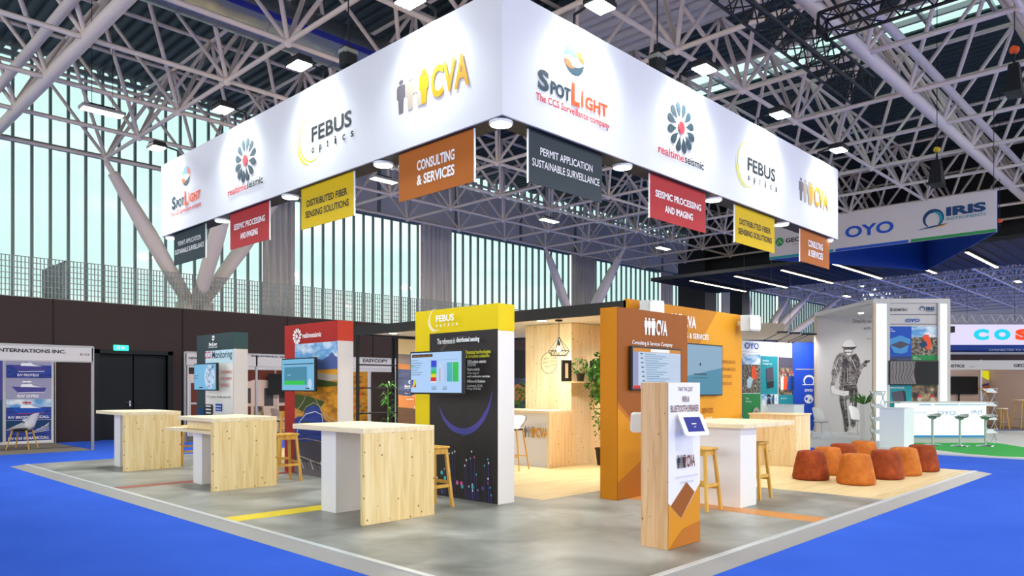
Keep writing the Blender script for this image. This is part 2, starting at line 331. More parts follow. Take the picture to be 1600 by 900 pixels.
def logo_spot(a,u,v,k=1,c=('ink_slate','ink_orange','ink_red','ink_skyblue')):
    D=math.radians; Z=v+.65*k
    a.poly([(u+k*.19*math.cos(D(x)),Z+k*.18*math.sin(D(x))) for x in range(20,181,16)]+[(u-.17*k,Z+.01*k),(u-.08*k,Z+.05*k),(u+.02*k,Z+.03*k)],c[3])
    a.poly([(u+.02*k,Z+.1*k),(u+.13*k,Z+.13*k),(u+.19*k,Z+.05*k),(u+.19*k,Z-.01*k),(u+.1*k,Z+.02*k)],'ink_orange' if c[3]=='ink_skyblue' else c[1])
    a.poly([(u+k*.19*math.cos(D(x)),Z+k*.18*math.sin(D(x))) for x in range(200,356,15)]+[(u+.19*k,Z-.02*k),(u+.08*k,Z-.07*k),(u-.04*k,Z-.09*k)],c[0])
    a.poly([(u-.19*k,Z-.03*k),(u-.1*k,Z-.02*k),(u-.0*k,Z-.1*k),(u-.08*k,Z-.12*k),(u-.17*k,Z-.09*k)],c[1])
    a.text('S',u-.65*k,u-.46*k,v+.12*k,v+.36*k,c[0],.04); a.text('POT',u-.43*k,u-.07*k,v+.12*k,v+.28*k,c[0],.04)
    a.text('L',u-.05*k,u+.10*k,v+.10*k,v+.37*k,c[1],.04); a.text('i',u+.13*k,u+.17*k,v+.12*k,v+.32*k,c[1],.04); a.text('GHT',u+.2*k,u+.65*k,v+.12*k,v+.28*k,c[1],.04)
    a.text('The CCS Surveillance company',u-.69*k,u+.69*k,v-.04*k,v+.07*k,c[2],.02)
def flower(a,u,v,r,petal,core):
    for i in range(12):
        t=2*PI*i/12+PI/12; c,s_=math.cos(t),math.sin(t)
        pts=[(.36,0),(.7,.15),(.88,.165),(1,.08),(1,-.08),(.88,-.165),(.7,-.15)]
        a.poly([(u+r*(x*c-y*s_),v+r*(x*s_+y*c)) for x,y in pts],petal)
    a.poly([(u+r*(.28 if i%2 else .2)*math.cos(PI*i/14),v+r*(.3 if i%2 else .22)*math.sin(PI*i/14)) for i in range(28)],core)
def logo_rts(a,u,v):
    flower(a,u,v+.49,.36,'ink_slate','ink_red'); a.text('realtime',u-.61,u+.06,v,v+.115,'ink_red',.02); a.text('seismic',u+.075,u+.61,v,v+.115,'ink_dark',.02)
def logo_febus(a,u,v,c='ink_dark',y='ink_yellow',o=True,k=1,W=1.02):
    a.arc(u+.02*k,v+.12*k,.36*k,95,300,.006*k,.03*k,y); a.arc(u-.0*k,v+.12*k,.40*k,170,265,.003*k,.035*k,y)
    a.text('FEBUS',u,u+W*k,v+.03*k,v+.25*k,c,.025)
    if o:
        for i,ch in enumerate('optics'): a.text(ch,u+.01*k+.2*k*i,u+.05*k+.2*k*i+(.025*k if ch not in 'it' else 0),v-.13*k-(.03*k if ch=='p' else 0),v-.05*k+(.03*k if ch in 'it' else 0),c,.02)
def leafy(mb,c,n,r,rz,m,size=.05,seed=1,down=False):
    rn=random.Random(seed)
    for _ in range(n):
        t=rn.uniform(0,2*PI); q=rn.random()**.5; z=rn.uniform(-rz,rz); k=max(.15,(1-(abs(z)/rz)**2)**.5)
        p=Vector((c[0]+r*q*k*math.cos(t),c[1]+r*q*k*math.sin(t),c[2]+z)); d=Vector((rn.uniform(-1,1),rn.uniform(-1,1),rn.uniform(-1,.2 if down else .8))).normalized(); s_=d.cross(Vector((rn.random(),rn.random(),rn.random()))).normalized()
        L_=size*rn.uniform(.7,1.4); nrm=d.cross(s_)*.12*L_
        mb.add([p,p+d*L_*.5+s_*L_*.25+nrm,p+d*L_,p+d*L_*.5-s_*L_*.25+nrm],[(0,1,2,3)],m)
# ================================================================== HALL
WY=23.3; GY=25.6; ZB=8.0; ZT=10.5; DK=11.5
o=MB().box(-14,95,-30,40,-.2,0,'carpet').build('floor'); struct(o)
# lower wall with panel seams, a recessed double door, gallery floor on top
mb=MB(); mb.box(-14,7.05,WY,WY+.3,0,3.96,'dark_wall'); mb.box(8.95,75,WY,WY+.3,0,3.96,'dark_wall'); mb.box(7.05,8.95,WY,WY+.3,2.5,3.96,'dark_wall')
for x in (2.3,5.89,9.4,12.95,16.5,20): mb.box(x-.02,x+.02,WY-.012,WY,0 if not 7<x<9 else 2.6,3.96,'wall_seam')
mb.box(-14,75,WY+.3,GY+.3,3.8,3.96,'mullion')
struct(mb.build('wall_back'))
mb=MB(); mb.box(6.9,7.05,WY-.04,WY+.2,0,2.62,'door_dark'); mb.box(8.95,9.1,WY-.04,WY+.2,0,2.62,'door_dark'); mb.box(6.9,9.1,WY-.04,WY+.2,2.5,2.62,'door_dark')
mb.box(7.05,8.95,WY+.25,WY+.3,0,2.5,'door_dark'); d=struct(mb.build('door_1'))  # dark backing added behind the leaves to block the bright gap between them
for x0,x1 in ((7.06,7.98),(8.02,8.94)): MB().bbox(x0,x1,WY+.1,WY+.16,.02,2.48,'door_dark').build('door_leaf',d,world=True)
h=MB(); h.lathe([(.03,-.08),(.03,.08)],(7.9,WY+.07,1.05),'chrome',10); h.tube((7.9,WY+.05,1.08),(7.75,WY+.05,1.08),.012,'chrome'); h.build('door_handle',d)
h=MB(); h.tube((8.1,WY+.05,1.05),(8.22,WY+.05,1.05),.014,'black_metal'); h.tube((8.1,WY+.1,1.05),(8.1,WY+.04,1.05),.04,'black_metal'); h.build('door_handle',d)
t=thing('exit_sign','green lit exit sign on the dark wall above the double door','sign',(7.6,WY,2.7))
MB().bbox(7.42,7.82,WY-.05,WY,2.6,2.76,'exit_green').build('light_box',t)
a=artY(WY-.05); a.rect(7.5,7.58,2.63,2.73,'ink_white'); a.poly([(7.6,2.68),(7.66,2.73),(7.66,2.7),(7.72,2.7),(7.72,2.66),(7.66,2.66),(7.66,2.63)],'ink_white'); a.build('pictogram',t)
# gallery railing with vertical bars in front of the glazing
t=thing('gallery_railing','grey mesh gallery railing running along the dark wall top','railing',(10,WY+.1,3.96))
mb=MB(); 
for i in range(440): x=-6+i*.09; mb.box(x-.013,x+.013,WY+.1,WY+.118,3.96,5.06,'mesh_grey')
for z in [3.98+.155*k for k in range(8)]: mb.box(-6,33.6,WY+.095,WY+.123,z-.009,z+.009,'mesh_grey')
mb.build('mesh_panel',t)
mb=MB()
for i in range(17): mb.box(6.2+.0,6.23,WY+.15+i*.14,WY+.17+i*.14,3.96,5.06,'mullion')
mb.box(6.2,6.23,WY+.12,GY-.1,5.02,5.06,'mullion'); mb.box(6.2,6.23,WY+.12,GY-.1,4.0,4.03,'mullion'); mb.build('cross_gate',t)
# glazing: window bays between the drapes
bays=[(-10,13.15,DK),(14.35,20.5,8.72),(22.2,30.8,8.72),(32.7,39.5,8.72),(40.6,47,8.72),(49,56,8.72),(58,75,8.72)]
for i,(x0,x1,zt) in enumerate(bays):
    o=struct(MB().box(x0,x1,GY+.05,GY+.07,3.96,zt,'glass').build('window_%d'%(i+1)))
    mb=MB(); n=int(round((x1-x0)/.485))
    for k in range(n+1): x=x0+(x1-x0)*k/n; mb.box(x-.037,x+.037,GY-.03,GY+.06,3.96,zt,'mullion')
    for z in ((3.98,8.8,11.3) if zt>9 else (3.98,zt-.03)): mb.box(x0,x1,GY-.05,GY+.08,z-.07,z+.07,'mullion')
    mb.build('window_frame',o)
o=struct(MB().box(14.35,75,GY+.05,GY+.07,10.75,DK,'glass').build('window_8')); mb=MB()
for k in range(120): x=14.35+k*.5; mb.box(x-.03,x+.03,GY-.05,GY+.1,10.75,DK,'mullion')
mb.build('window_frame',o)
mb=MB(); mb.box(14.1,75,GY-.02,GY+.3,8.72,10.75,'dusty_panel')
for k in range(14): x=14.1+k*4.3; mb.box(x-.08,x+.08,GY-.06,GY,8.72,10.75,'mullion')
mb.box(14.1,75,GY-.1,GY,8.66,8.8,'mullion'); struct(mb.build('wall_upper'))
def curtain(x0,x1,z1,label):
    mb=MB(); n=max(8,int((x1-x0)/.035)); vs=[];fs=[]
    for i in range(n+1):
        x=x0+(x1-x0)*i/n; y=GY-.3+.07*math.sin(i*.9)+.03*math.sin(i*2.3+x); 
        for z in (3.97,z1): vs.append((x,y,z))
    for i in range(n): fs.append((2*i,2*i+2,2*i+3,2*i+1))
    mb.add(vs,fs,'drape',True); vs2=[(x,y+.03,z) for x,y,z in vs]; mb.add(vs2,[f[::-1] for f in fs],'drape',True)
    mb.box(x0,x1,GY-.33,GY-.27,z1,z1+.05,'mullion')
    tag(mb.build('curtain'),label,'curtain','grey drapes hanging before the glass wall')
for x0,x1,z1,lb in ((13.1,14.4,8.5,'grey pleated drape before the glass wall, below the yellow hanging banner'),(20.45,22.25,8.65,'grey pleated drape before the glass wall, above the yellow display tower'),
    (30.75,32.75,8.65,'grey pleated drape before the glass wall, between two leaning white columns'),(39.4,40.7,8.65,'pale drape before the glass wall, just above the orange wall'),
    (47,49,8.65,'grey pleated drape before the glass wall, beside the far leaning column'),(56,58,8.65,'farthest grey drape before the glass wall, left of the grey portrait wall')):
    curtain(x0,x1,z1,lb)
# roof deck (ribs run away from the glass) with a skylight strip
def deck(x0,x1,y0,y1):
    mb=MB(); vs=[];fs=[]; x=x0; P_=[]
    while x<x1: P_+=[(x,0),(x+.13,0),(x+.17,.09),(x+.29,.09)]; x+=.33
    for i,(x,z) in enumerate(P_): vs+=[(x,y0,DK+z),(x,y1,DK+z)]
    for i in range(len(P_)-1): fs.append((2*i,2*i+1,2*i+3,2*i+2))
    mb.add(vs,fs,'deck_steel'); mb.box(x0,x1,y0,y1,DK+.2,DK+.25,'deck_steel'); return mb
mb=deck(-14,21,-12,GY+.3); m2=deck(23.3,95,-12,GY+.3); mb.add(m2.v,m2.f,'deck_steel')
for y0,y1 in ((15,GY+.3),(-12,-3)): m2=deck(21,23.3,y0,y1); mb.add(m2.v,m2.f,'deck_steel')
struct(mb.build('ceiling'))
o=struct(MB().box(21,23.3,-3,15,DK+.1,DK+.12,'glass').build('window_9')); mb=MB()
for k in range(13): y=-3+k*1.5; mb.box(21,23.3,y-.04,y+.04,DK-.02,DK+.1,'alu')
for x in (21,22.15,23.3): mb.box(x-.05,x+.05,-3,15,DK-.05,DK+.1,'alu')
mb.build('window_frame',o)
# space frame: square pyramids between two layers of tubes
GX=[4.4+2.67*k for k in range(-2,12)]; GYS=[5.1+2.53*k for k in range(-5,8)]
def frame(xs,ys,thickx=(),thicky=(),m='steel_white',r=.052):
    mb=MB(); nx=len(xs);ny=len(ys); hx=(xs[1]-xs[0])/2; hy=(ys[1]-ys[0])/2
    for i,x in enumerate(xs):
        for j,y in enumerate(ys):
            if i+1<nx:
                th=j in thicky; mb.tube((x,y,ZB),(xs[i+1],y,ZB),.13 if th else r,m,6,caps=False)
            if j+1<ny:
                th=i in thickx; mb.tube((x,y,ZB),(x,ys[j+1],ZB),.13 if th else r,m,6,caps=False)
            for sx in (-1,1):
                for sy in (-1,1):
                    X=x+sx*hx;Y=y+sy*hy
                    if Y<ys[-1]+hy*1.1: mb.tube((x,y,ZB),(X,Y,ZT),r*.9,m,6,caps=False)
            X=x+hx;Y=y+hy
            mb.tube((X,Y-2*hy,ZT),(X,Y,ZT),r,m,6,caps=False); mb.tube((X-2*hx,Y,ZT),(X,Y,ZT),r,m,6,caps=False)
            mb.lathe([(.02,-.1),(.1,-.05),(.1,.05),(.02,.1)],(x,y,ZB),m,6)
    return mb
mb=frame(GX,GYS,thickx=(2,),thicky=(5,))
for y in (5.1,): mb.tube((GX[0],y+.35,ZB+.5),(GX[-1],y+.35,ZB+.5),.12,'steel_white',8); mb.tube((GX[0],y-.35,ZB+.5),(GX[-1],y-.35,ZB+.5),.09,'steel_white',8)
mb.tube((4.05,GYS[0],ZB+.45),(4.05,GYS[-1],ZB+.45),.1,'steel_white',8)
struct(mb.build('trim_1'))
for k,(b,tops) in enumerate((((10.2,24.3,3.96),((7.07,22.8),(12.41,22.8),(9.74,20.3))),((30.0,24.3,3.96),((25.8,22.8),(31.1,22.8),(28.4,20.3))),((49.5,24.3,3.96),((45.6,22.8),(52.0,22.8),(50.0,20.3))),((51.6,24.3,3.96),((54.8,22.8),(55,20.3))))):
    mb=MB()
    for x,y in tops:
        p=Vector(b);q=Vector((x,y,ZB-.1)); n_=8
        mid=p.lerp(q,.55); mb.tube(p,mid,.2,'steel_white',14,.24); mb.tube(mid,q.lerp(p,.07),.24,'steel_white',14,.15); mb.tube(q.lerp(p,.07),q,.08,'steel_white',8)
    mb.bbox(b[0]-.5,b[0]+.5,b[1]-.3,b[1]+.3,3.96,4.3,'steel_white')
    struct(mb.build('trim_%d'%(k+2)))
# dark cross wall above the lower passage, with its slatted soffit, then the far hall
mb=MB(); mb.box(35.2,35.8,-12,21.0,6.65,DK,'black_beam'); mb.box(29.6,35.8,-12,19.6,6.5,6.65,'black_beam'); mb.box(34.6,35.8,19.6,21.2,0,8.6,'black_beam'); mb.box(42.6,43.6,21.6,22.4,0,8,'black_beam')
for k in range(60): mb.box(29.6,35.8,19.4-k*.5,19.44-k*.5,6.47,6.5,'wall_seam')
struct(mb.build('wall_passage'))
for y,x0,lb in ((17.8,30.1,'warm linear light in the black soffit, nearest the glass wall'),(15.65,30.2,'second warm linear light from the glass wall in the black soffit'),(13.45,30,'third warm linear light from the glass wall in the black soffit'),(11.3,29.9,'warm linear light in the black soffit just below the blue hanging sign'),(9.1,30.3,'short piece of warm linear light showing under the blue sign tip'),(6.86,30.6,'warm linear light in the black soffit right of the blue sign')):
    t=thing('linear_light',lb,'light',(x0,y,6.5),0,'linear lights in the passage soffit')
    q_=MB().box(x0,35.5,y-.07,y+.07,6.40,6.46,'black_metal').build('housing',t); MB().box(x0+.03,35.47,y-.05,y+.05,6.385,6.40,'led_warm').build('diffuser',q_)
xs=[37.6+2.67*k for k in range(14)]
mb=frame(xs,[-5.02+2.53*k for k in range(12)],r=.06); struct(mb.build('trim_6'))
struct(MB().box(88,88.4,-30,40,0,DK,'dusty_panel').build('wall_far'))
# silver air duct under the roof, and a light fabric-wrapped duct
t=thing('air_duct','round silver air duct hanging under the roof above the banner','duct',(8,14.8,9.3))
mb=MB(); mb.tube((-2,14.6,9.3),(19,14.6,9.3),.5,'duct',28)
for k in range(12): mb.tube((-1+k*1.7,14.6,9.3),(-.94+k*1.7,14.6,9.3),.52,'duct',28)
mb.build('pipe',t); MB().box(-2,19,14.05,14.11,9.1,9.2,'duct_blue').build('blue_stripe',t)
for k in range(5): MB().tube((k*4,14.6,9.8),(k*4,14.6,ZT+.9),.012,'black_metal',5).build('hanger',t)
t=thing('ceiling_baffle','long grey ribbed duct under the roof right of the banner corner','duct',(12,9,9.8))
mb=MB()
for k in range(7): mb.tube((13.0+k*.33,5.6,9.9+.02*(k%2)),(13.0+k*.33,22,9.9+.02*(k%2)),.17,'paper_grey',12)
mb.build('ribbed_duct',t)
# high bay lamps
hb=thing('high_bay_lamp','','lamp',(5.2,17,7.3),0,'high bay lamps under the space frame')
q_=MB().bbox(-.42,.42,-.15,.15,0,.07,'alu',.01).build('housing',hb,world=False); MB().box(-.38,.38,-.12,.12,-.012,0,'hibay_glow').build('diffuser',q_,world=False)
mb=MB(); mb.box(-.25,.25,-.03,.03,.07,.14,'black_metal'); mb.tube((-.2,0,.1),(-.2,0,4.2),.006,'black_metal',5); mb.tube((.2,0,.1),(.2,0,4.2),.006,'black_metal',5); mb.build('suspension',hb,world=False)
hb['label']='rectangular lit lamp hanging before the glass wall, left of the white banner'
pts=[(12.4,17,'rectangular lit lamp hanging right of the yellow hanging banner'),(19.4,17,'rectangular lit lamp hanging left of the dark grey hanging banner'),(26.6,17,'rectangular lit lamp hanging under the red hanging banner of the right side'),(30.1,6,'rectangular lit lamp hanging above the grey hanging sign, right'),(48.8,17.6,'distant lit lamp over the grey portrait wall'),(48.5,8.4,'distant lit lamp above the glowing cyan letters')]
for x,y,lb in pts: dup(hb,(x,y,7.3),0,lb,'high bay lamps under the space frame')
for x,y in [(5.2,17),(12.4,17),(19.4,17),(26.6,17),(30.1,6),(5.2,-2),(12.4,-2),(19.4,-2),(26.6,-2),(48.8,17.6),(48.5,8.4),(58,12),(42,4),(70,10),(60,0)]:
    area('high_bay_and_fill_light',(x,y,7.25),HIBAY*(2 if x>40 else 1),.8,.3,(1,.95,.88))  # far-hall lights lacking a lamp body are added to brighten its frame
# ================================================================== MAIN STAND
# platform
pf=thing('stand_platform','low stand platform with concrete floor, wooden floor and sloping grey edge','platform',(10,10,0))
X0,Y0,X1,Y1=3.55,3.05,15.42,16.95
mb=MB(); i=.26
mb.add([(X0,Y0,.002),(X1,Y0,.002),(X1,Y1,.002),(X0,Y1,.002),(X0+i,Y0+i,.032),(X1-.02,Y0+i,.032),(X1-.02,Y1-.05,.032),(X0+i,Y1-.05,.032)],[(0,1,5,4),(1,2,6,5),(2,3,7,6),(3,0,4,7),(4,5,6,7)],'grey_ramp')
mb.build('edge_ramp',pf)
mb=MB(); mb.box(X0+i-.03,X0+i+.03,Y0+i,Y1-.05,.03,.037,'silver_lip'); mb.box(X0+i,X1-.02,Y0+i-.03,Y0+i+.03,.03,.037,'silver_lip'); mb.build('edge_lip',pf,'pale metal strip along the inner edge')
mb=MB(); mb.box(3.84,10.62,3.34,6.6,.02,.036,'concrete'); mb.box(3.84,7.4,6.6,16.8,.02,.036,'concrete'); mb.build('concrete_floor',pf,'mottled grey concrete-look floor')
mb=MB(); mb.box(10.62,15.36,3.34,6.6,.02,.036,'parquet'); mb.box(7.4,15.36,6.6,16.8,.02,.036,'parquet'); mb.build('wooden_floor',pf,'pale wooden plank floor')
for nm,b,mt,lb in (('floor_stripe',(3.84,7.2,8.02,8.35),'tape_yellow','yellow stripe across the concrete'),('floor_stripe',(3.84,7.2,11.82,12.06),'tape_red','red stripe across the concrete'),('floor_stripe',(8.3,8.66,3.34,5.9),'tape_orange','orange stripe across the concrete')):
    MB().box(*b,.036,.038,mt).build(nm,pf,lb)
# hanging banner ring
BX0,BY0,BX1,BY1,BZ0,BZ1=5.70,5.67,15.25,15.15,4.5,5.9
hd=thing('hanging_banner','huge square white banner with company logos hanging over the stand','banner',(5.7,5.67,4.5))
mb=MB(); mb.box(BX0,BX0+.03,BY0,BY1,BZ0,BZ1,'white_fabric'); mb.box(BX0+.0301,BX1,BY0,BY0+.03,BZ0,BZ1,'white_fabric')
mb.build('fabric',hd)
mb=MB()
for z in (BZ0+.0,BZ1-.3):
    zz=z+.28
    mb.box(BX0+.03,BX0+.31,BY0+.03,BY1-.03,z-.005,zz,'black_beam'); mb.box(BX0+.31,BX1-.03,BY0+.03,BY0+.31,z-.005,zz,'black_beam')
mb.build('truss_frame',hd,'black frame inside the banner')
for f_,sg in ((artX(BX0),-1),(artY(BY0),1)):
    if sg<0: us,ur,uf,uc=-13.97,-11.6,-9.56,-7.53
    else: us,ur,uf,uc=6.92,9.33,11.37,13.38
    for k,(fn,lb) in enumerate(((lambda a:logo_spot(a,us,4.82),'orb logo with slate and orange lettering'),(lambda a:logo_rts(a,ur,4.77),'petal wheel logo with red and grey lettering'),(lambda a:logo_febus(a,uf,5.05),'yellow arc logo with dark lettering'),(lambda a:logo_cva(a,uc,4.96,1.34,.42,('ink_grey','ink_beige','ink_beige','ink_gold','ink_gold')),'row of figures with gold lettering'))):
        a=artX(BX0) if sg<0 else artY(BY0); fn(a); a.build('logo',hd,lb)
# lamps on the banner's top edge and in its underside
fl=thing('banner_floodlight','','lamp',(0,0,0),0,'floodlights along the banner top')
mb=MB(); mb.bbox(-.17,.17,-.42,-.16,.16,.22,'black_metal',.01)
for k in range(7): mb.box(-.15+k*.05,-.145+k*.05,-.4,-.18,.22,.26,'black_metal')
q_=mb.build('housing',fl,world=False); MB().box(-.15,.15,-.40,-.18,.145,.16,'lens_glow').build('lens',q_,world=False)
mb=MB(); mb.path([(0,.1,.0),(0,.1,.2),(0,-.2,.24)],.018,'black_metal',6); mb.box(-.05,.05,.05,.15,-.02,.03,'black_metal'); mb.build('arm',fl,world=False)
LF=[(BX0,6.9,'left',0),(BX0,9.4,'left',0),(BX0,11.8,'left',0),(BX0,14.6,'left',0),(7.05,BY0,'right',0),(9.48,BY0,'right',0),(11.95,BY0,'right',0),(14.5,BY0,'right',0)]
names=['bright floodlight above the gold figure logo on the banner left face','bright floodlight above the yellow arc logo on the banner left face','bright floodlight above the petal wheel logo on the banner left face','bright floodlight above the orb logo at the banner left end',
 'bright floodlight above the orb logo on the banner right face','bright floodlight above the petal wheel logo on the banner right face','bright floodlight above the yellow arc logo on the banner right face','bright floodlight above the gold figure logo at the banner right end']
for k,(x,y,s_,_) in enumerate(LF):
    rz=-PI/2 if s_=='left' else 0
    if k==0: o=fl; o.location=(x,y,BZ1); o.rotation_euler=(0,0,rz); o['label']=names[0]
    else: o=dup(fl,(x,y,BZ1),rz,names[k])
    if s_=='left': spot('flood_light',(x-.29,y,BZ1+.12),(x+.15,y,BZ1-.9),FLOOD,125,.1,(.9,1,.98),blend=.9)
    else: spot('flood_light',(x,y-.29,BZ1+.12),(x,y+.15,BZ1-.9),FLOOD,125,.1,(.9,1,.98),blend=.9)
dl=thing('banner_downlight','','lamp',(0,0,0),0,'round downlights under the banner')
q_=MB().lathe([(.135,0),(.135,-.025),(.12,-.03)],(0,0,0),'white_plastic',28).build('rim',dl,world=False); MB().lathe([(.118,-.030),(.118,-.034)],(0,0,0),'led_white',28).build('diffuser',q_,world=False)
DLP=[(5.85,5.84,'round downlight at the near corner of the white banner'),(5.85,8.03,'round downlight between the orange and yellow hanging flags, left side'),(5.85,10.43,'round downlight between the yellow and red hanging flags, left side'),(5.85,12.78,'round downlight between the red and dark flags, left side'),(5.85,14.98,'round downlight at the left end of the white banner'),
 (8.13,5.83,'round downlight between the dark and red hanging flags, right side'),(10.55,5.83,'round downlight between the red and yellow hanging flags, right side'),(13.0,5.83,'round downlight between the yellow and orange flags, right side'),(15.08,5.83,'round downlight at the right end of the white banner')]
for k,(x,y,lb) in enumerate(DLP):
    z=BZ0-.006
    if k==0: dl.location=(x,y,z); dl['label']=lb
    else: dup(dl,(x,y,z),0,lb)
    spot('down_light',(x,y,z-.05),(x,y,0),DOWN,130,.12,(.97,1,.98),blend=.8)
# flags under the banner
FL=[('L',6.2,7.6,'ban_orange','orange','CONSULTING','& SERVICES','ink_white',.28),('L',8.6,9.98,'ban_yellow','yellow','DISTRIBUTED FIBER','SENSING SOLUTIONS','ink_dark',.08),('L',10.95,12.32,'ban_red','red','SEISMIC PROCESSING','AND IMAGING','ink_white',.12),('L',13.3,14.72,'ban_grey','dark grey','PERMIT APPLICATION','SUSTAINABLE SURVEILLANCE','ink_white',.05),
    ('R',6.22,7.6,'ban_grey','dark grey','PERMIT APPLICATION','SUSTAINABLE SURVEILLANCE','ink_white',.05),('R',8.68,10.2,'ban_red','red','SEISMIC PROCESSING','AND IMAGING','ink_white',.12),('R',11.12,12.58,'ban_yellow','yellow','DISTRIBUTED FIBER','SENSING SOLUTIONS','ink_dark',.08),('R',13.65,15.05,'ban_orange','orange','CONSULTING','& SERVICES','ink_white',.28)]
for s_,p0,p1,mt,cn,t1,t2,ink,mg in FL:
    if s_=='L': t=thing('hanging_flag','%s flag reading %s hanging under the banner left side'%(cn,t1.split()[0].capitalize()),'flag',(5.78,(p0+p1)/2,3.89),0,'flags under the banner'); b=(5.775,5.787,p0,p1)
    else: t=thing('hanging_flag','%s flag reading %s hanging under the banner right side'%(cn,t1.split()[0].capitalize()),'flag',((p0+p1)/2,5.77,3.89),0,'flags under the banner'); b=(p0,p1,5.765,5.777)
    MB().box(*b,3.89,4.495,mt).build('panel',t)
    mb=MB()
    if s_=='L': mb.box(5.772,5.79,p0-.012,p0,3.88,4.495,'white_paint')
    else: mb.box(p0-.012,p0,5.762,5.78,3.88,4.495,'white_paint')
    mb.build('edge_trim',t)
    a=artX(5.775) if s_=='L' else artY(5.765); u0,u1=(-p1,-p0) if s_=='L' else (p0,p1); W_=u1-u0; two=cn=='orange'
    h=.1 if not two else .13
    l1=mg+(.05 if cn!='orange' else 0); 
    if cn=='red': a.text(t1,u0+.14,u1-.14,4.2,4.2+h,ink,.025); a.text(t2,u0+.38,u1-.38,4.02,4.02+h,ink,.025)
    elif cn=='orange': a.text(t1,u0+.37,u1-.33,4.21,4.21+h,ink,.03); a.text(t2,u0+.37,u1-.33,4.03,4.03+h,ink,.03)
    elif cn=='yellow': a.text(t1,u0+.16,u1-.16,4.2,4.2+h,ink,.02); a.text(t2,u0+.12,u1-.12,4.04,4.04+h,ink,.02)
    else: a.text(t1,u0+.2,u1-.2,4.24,4.24+.09,ink,.01); a.text(t2,u0+.06,u1-.06,4.09,4.09+.09,ink,.01)
    a.build('lettering',t)
# display towers ---------------------------------------------------
def tower(name,label,x0,x1,y0,y1,h,side,front_side,capc,cap,face):
    """box with coloured cap; face 'X' shows to smaller x"""
    t=thing(name,label,'display tower',((x0+x1)/2,(y0+y1)/2,.036),0)
    MB().bbox(x0,x1,y0,y1,.036,h-cap,side,.003).build('body',t)
    MB().bbox(x0-.002,x1+.002,y0-.002,y1+.002,h-cap,h,capc,.003).build('cap',t); return t
# green tower
t=tower('display_tower','dark green and white display tower with blue globe screen, farthest left',6.7,7.0,14.15,15.85,2.63,'white_laminate',None,'spot_green2',.33,'X')
a=artX(6.697); a.rect(-15.85,-14.15,.04,2.63,'spot_green'); a.rect(-15.42,-14.15,.04,2.29,'paper_white'); a.rect(-15.42,-14.15,2.02,2.29,'ink_lightblue')
a.ptext('CCS',320.5,549.5,330,560,'ink_red',.02); a.ptext('Monitoring',332,549,363,562,'ink_slate',.01)
for z,s_ in ((1.85,'CONFORMANCE'),(1.72,'CONTAINMENT'),(1.59,'CONFIDENCE')): a.text(s_,-14.72,-14.2 if s_!='CONFIDENCE' else -14.3,z-.04,z+.02,'ink_red',.0)
a.text('+15 projects, be the next one!',-15.36,-14.24,1.3,1.37,'ink_dark')
a.rect(-15.4,-15.05,.95,1.18,'ink_dark'); a.rect(-14.92,-14.62,1.05,1.2,'ink_blue'); a.rect(-14.65,-14.3,.8,.98,'ink_red'); a.rect(-15.8,-15.45,.3,1.1,'ink_navy')
for k in range(3): a.rect(-15.37,-15.12,.99+k*.07,1.02+k*.07,'paper_white')
for k in range(2): a.rect(-14.9,-14.66,1.08+k*.06,1.1+k*.06,'paper_white')
logo_spot(a,-15.0,2.35,.30,('ink_white',)*4); a.build('graphics',t)
def monitor(label,x,y0,y1,z0,z1,parent_x,draw,name='wall_monitor'):
    t=thing(name,label,'monitor',(x,(y0+y1)/2,(z0+z1)/2))
    hs=MB().bbox(x,x+.05,y0,y1,z0,z1,'black_metal',.006).build('housing',t)
    mb=MB(); mb.box(x+.05,x+.1,(y0+y1)/2-.18,(y0+y1)/2+.18,(z0+z1)/2-.12,(z0+z1)/2+.12,'black_metal'); mb.box(x+.1,parent_x,(y0+y1)/2-.05,(y0+y1)/2+.05,(z0+z1)/2-.05,(z0+z1)/2+.05,'black_metal'); mb.build('bracket',t)
    a=artX(x); draw(a,-y1+.02,-y0-.02,z0+.02,z1-.02); a.build('screen',hs); return t
def sc_globe(a,u0,u1,z0,z1):
    a.rect(u0,u1,z0,z1,'screen_blue2'); a.disc(u1-.28,(z0+z1)/2,.24,.24,'screen_pale'); 
    rn=random.Random(3)
    for k in range(26): a.disc(u1-.28+rn.uniform(-.1,.2),(z0+z1)/2+rn.uniform(-.2,.2),.02,.03,rn.choice(['s_teal','s_lilac','s_teal']),8)
    a.rect(u0+.05,u0+.3,(z0+z1)/2+.02,(z0+z1)/2+.03,'s_ink'); a.rect(u0+.05,u0+.25,(z0+z1)/2-.03,(z0+z1)/2-.02,'s_ink'); a.rect(u0+.32,u0+.5,z0+.03,z0+.05,'s_ink'); a.rect(u1-.06,u1-.03,z1-.08,z1-.02,'s_ink')
monitor('monitor with a pale blue globe on the dark green tower',6.45,14.36,15.41,1.47,2.02,6.7,sc_globe)
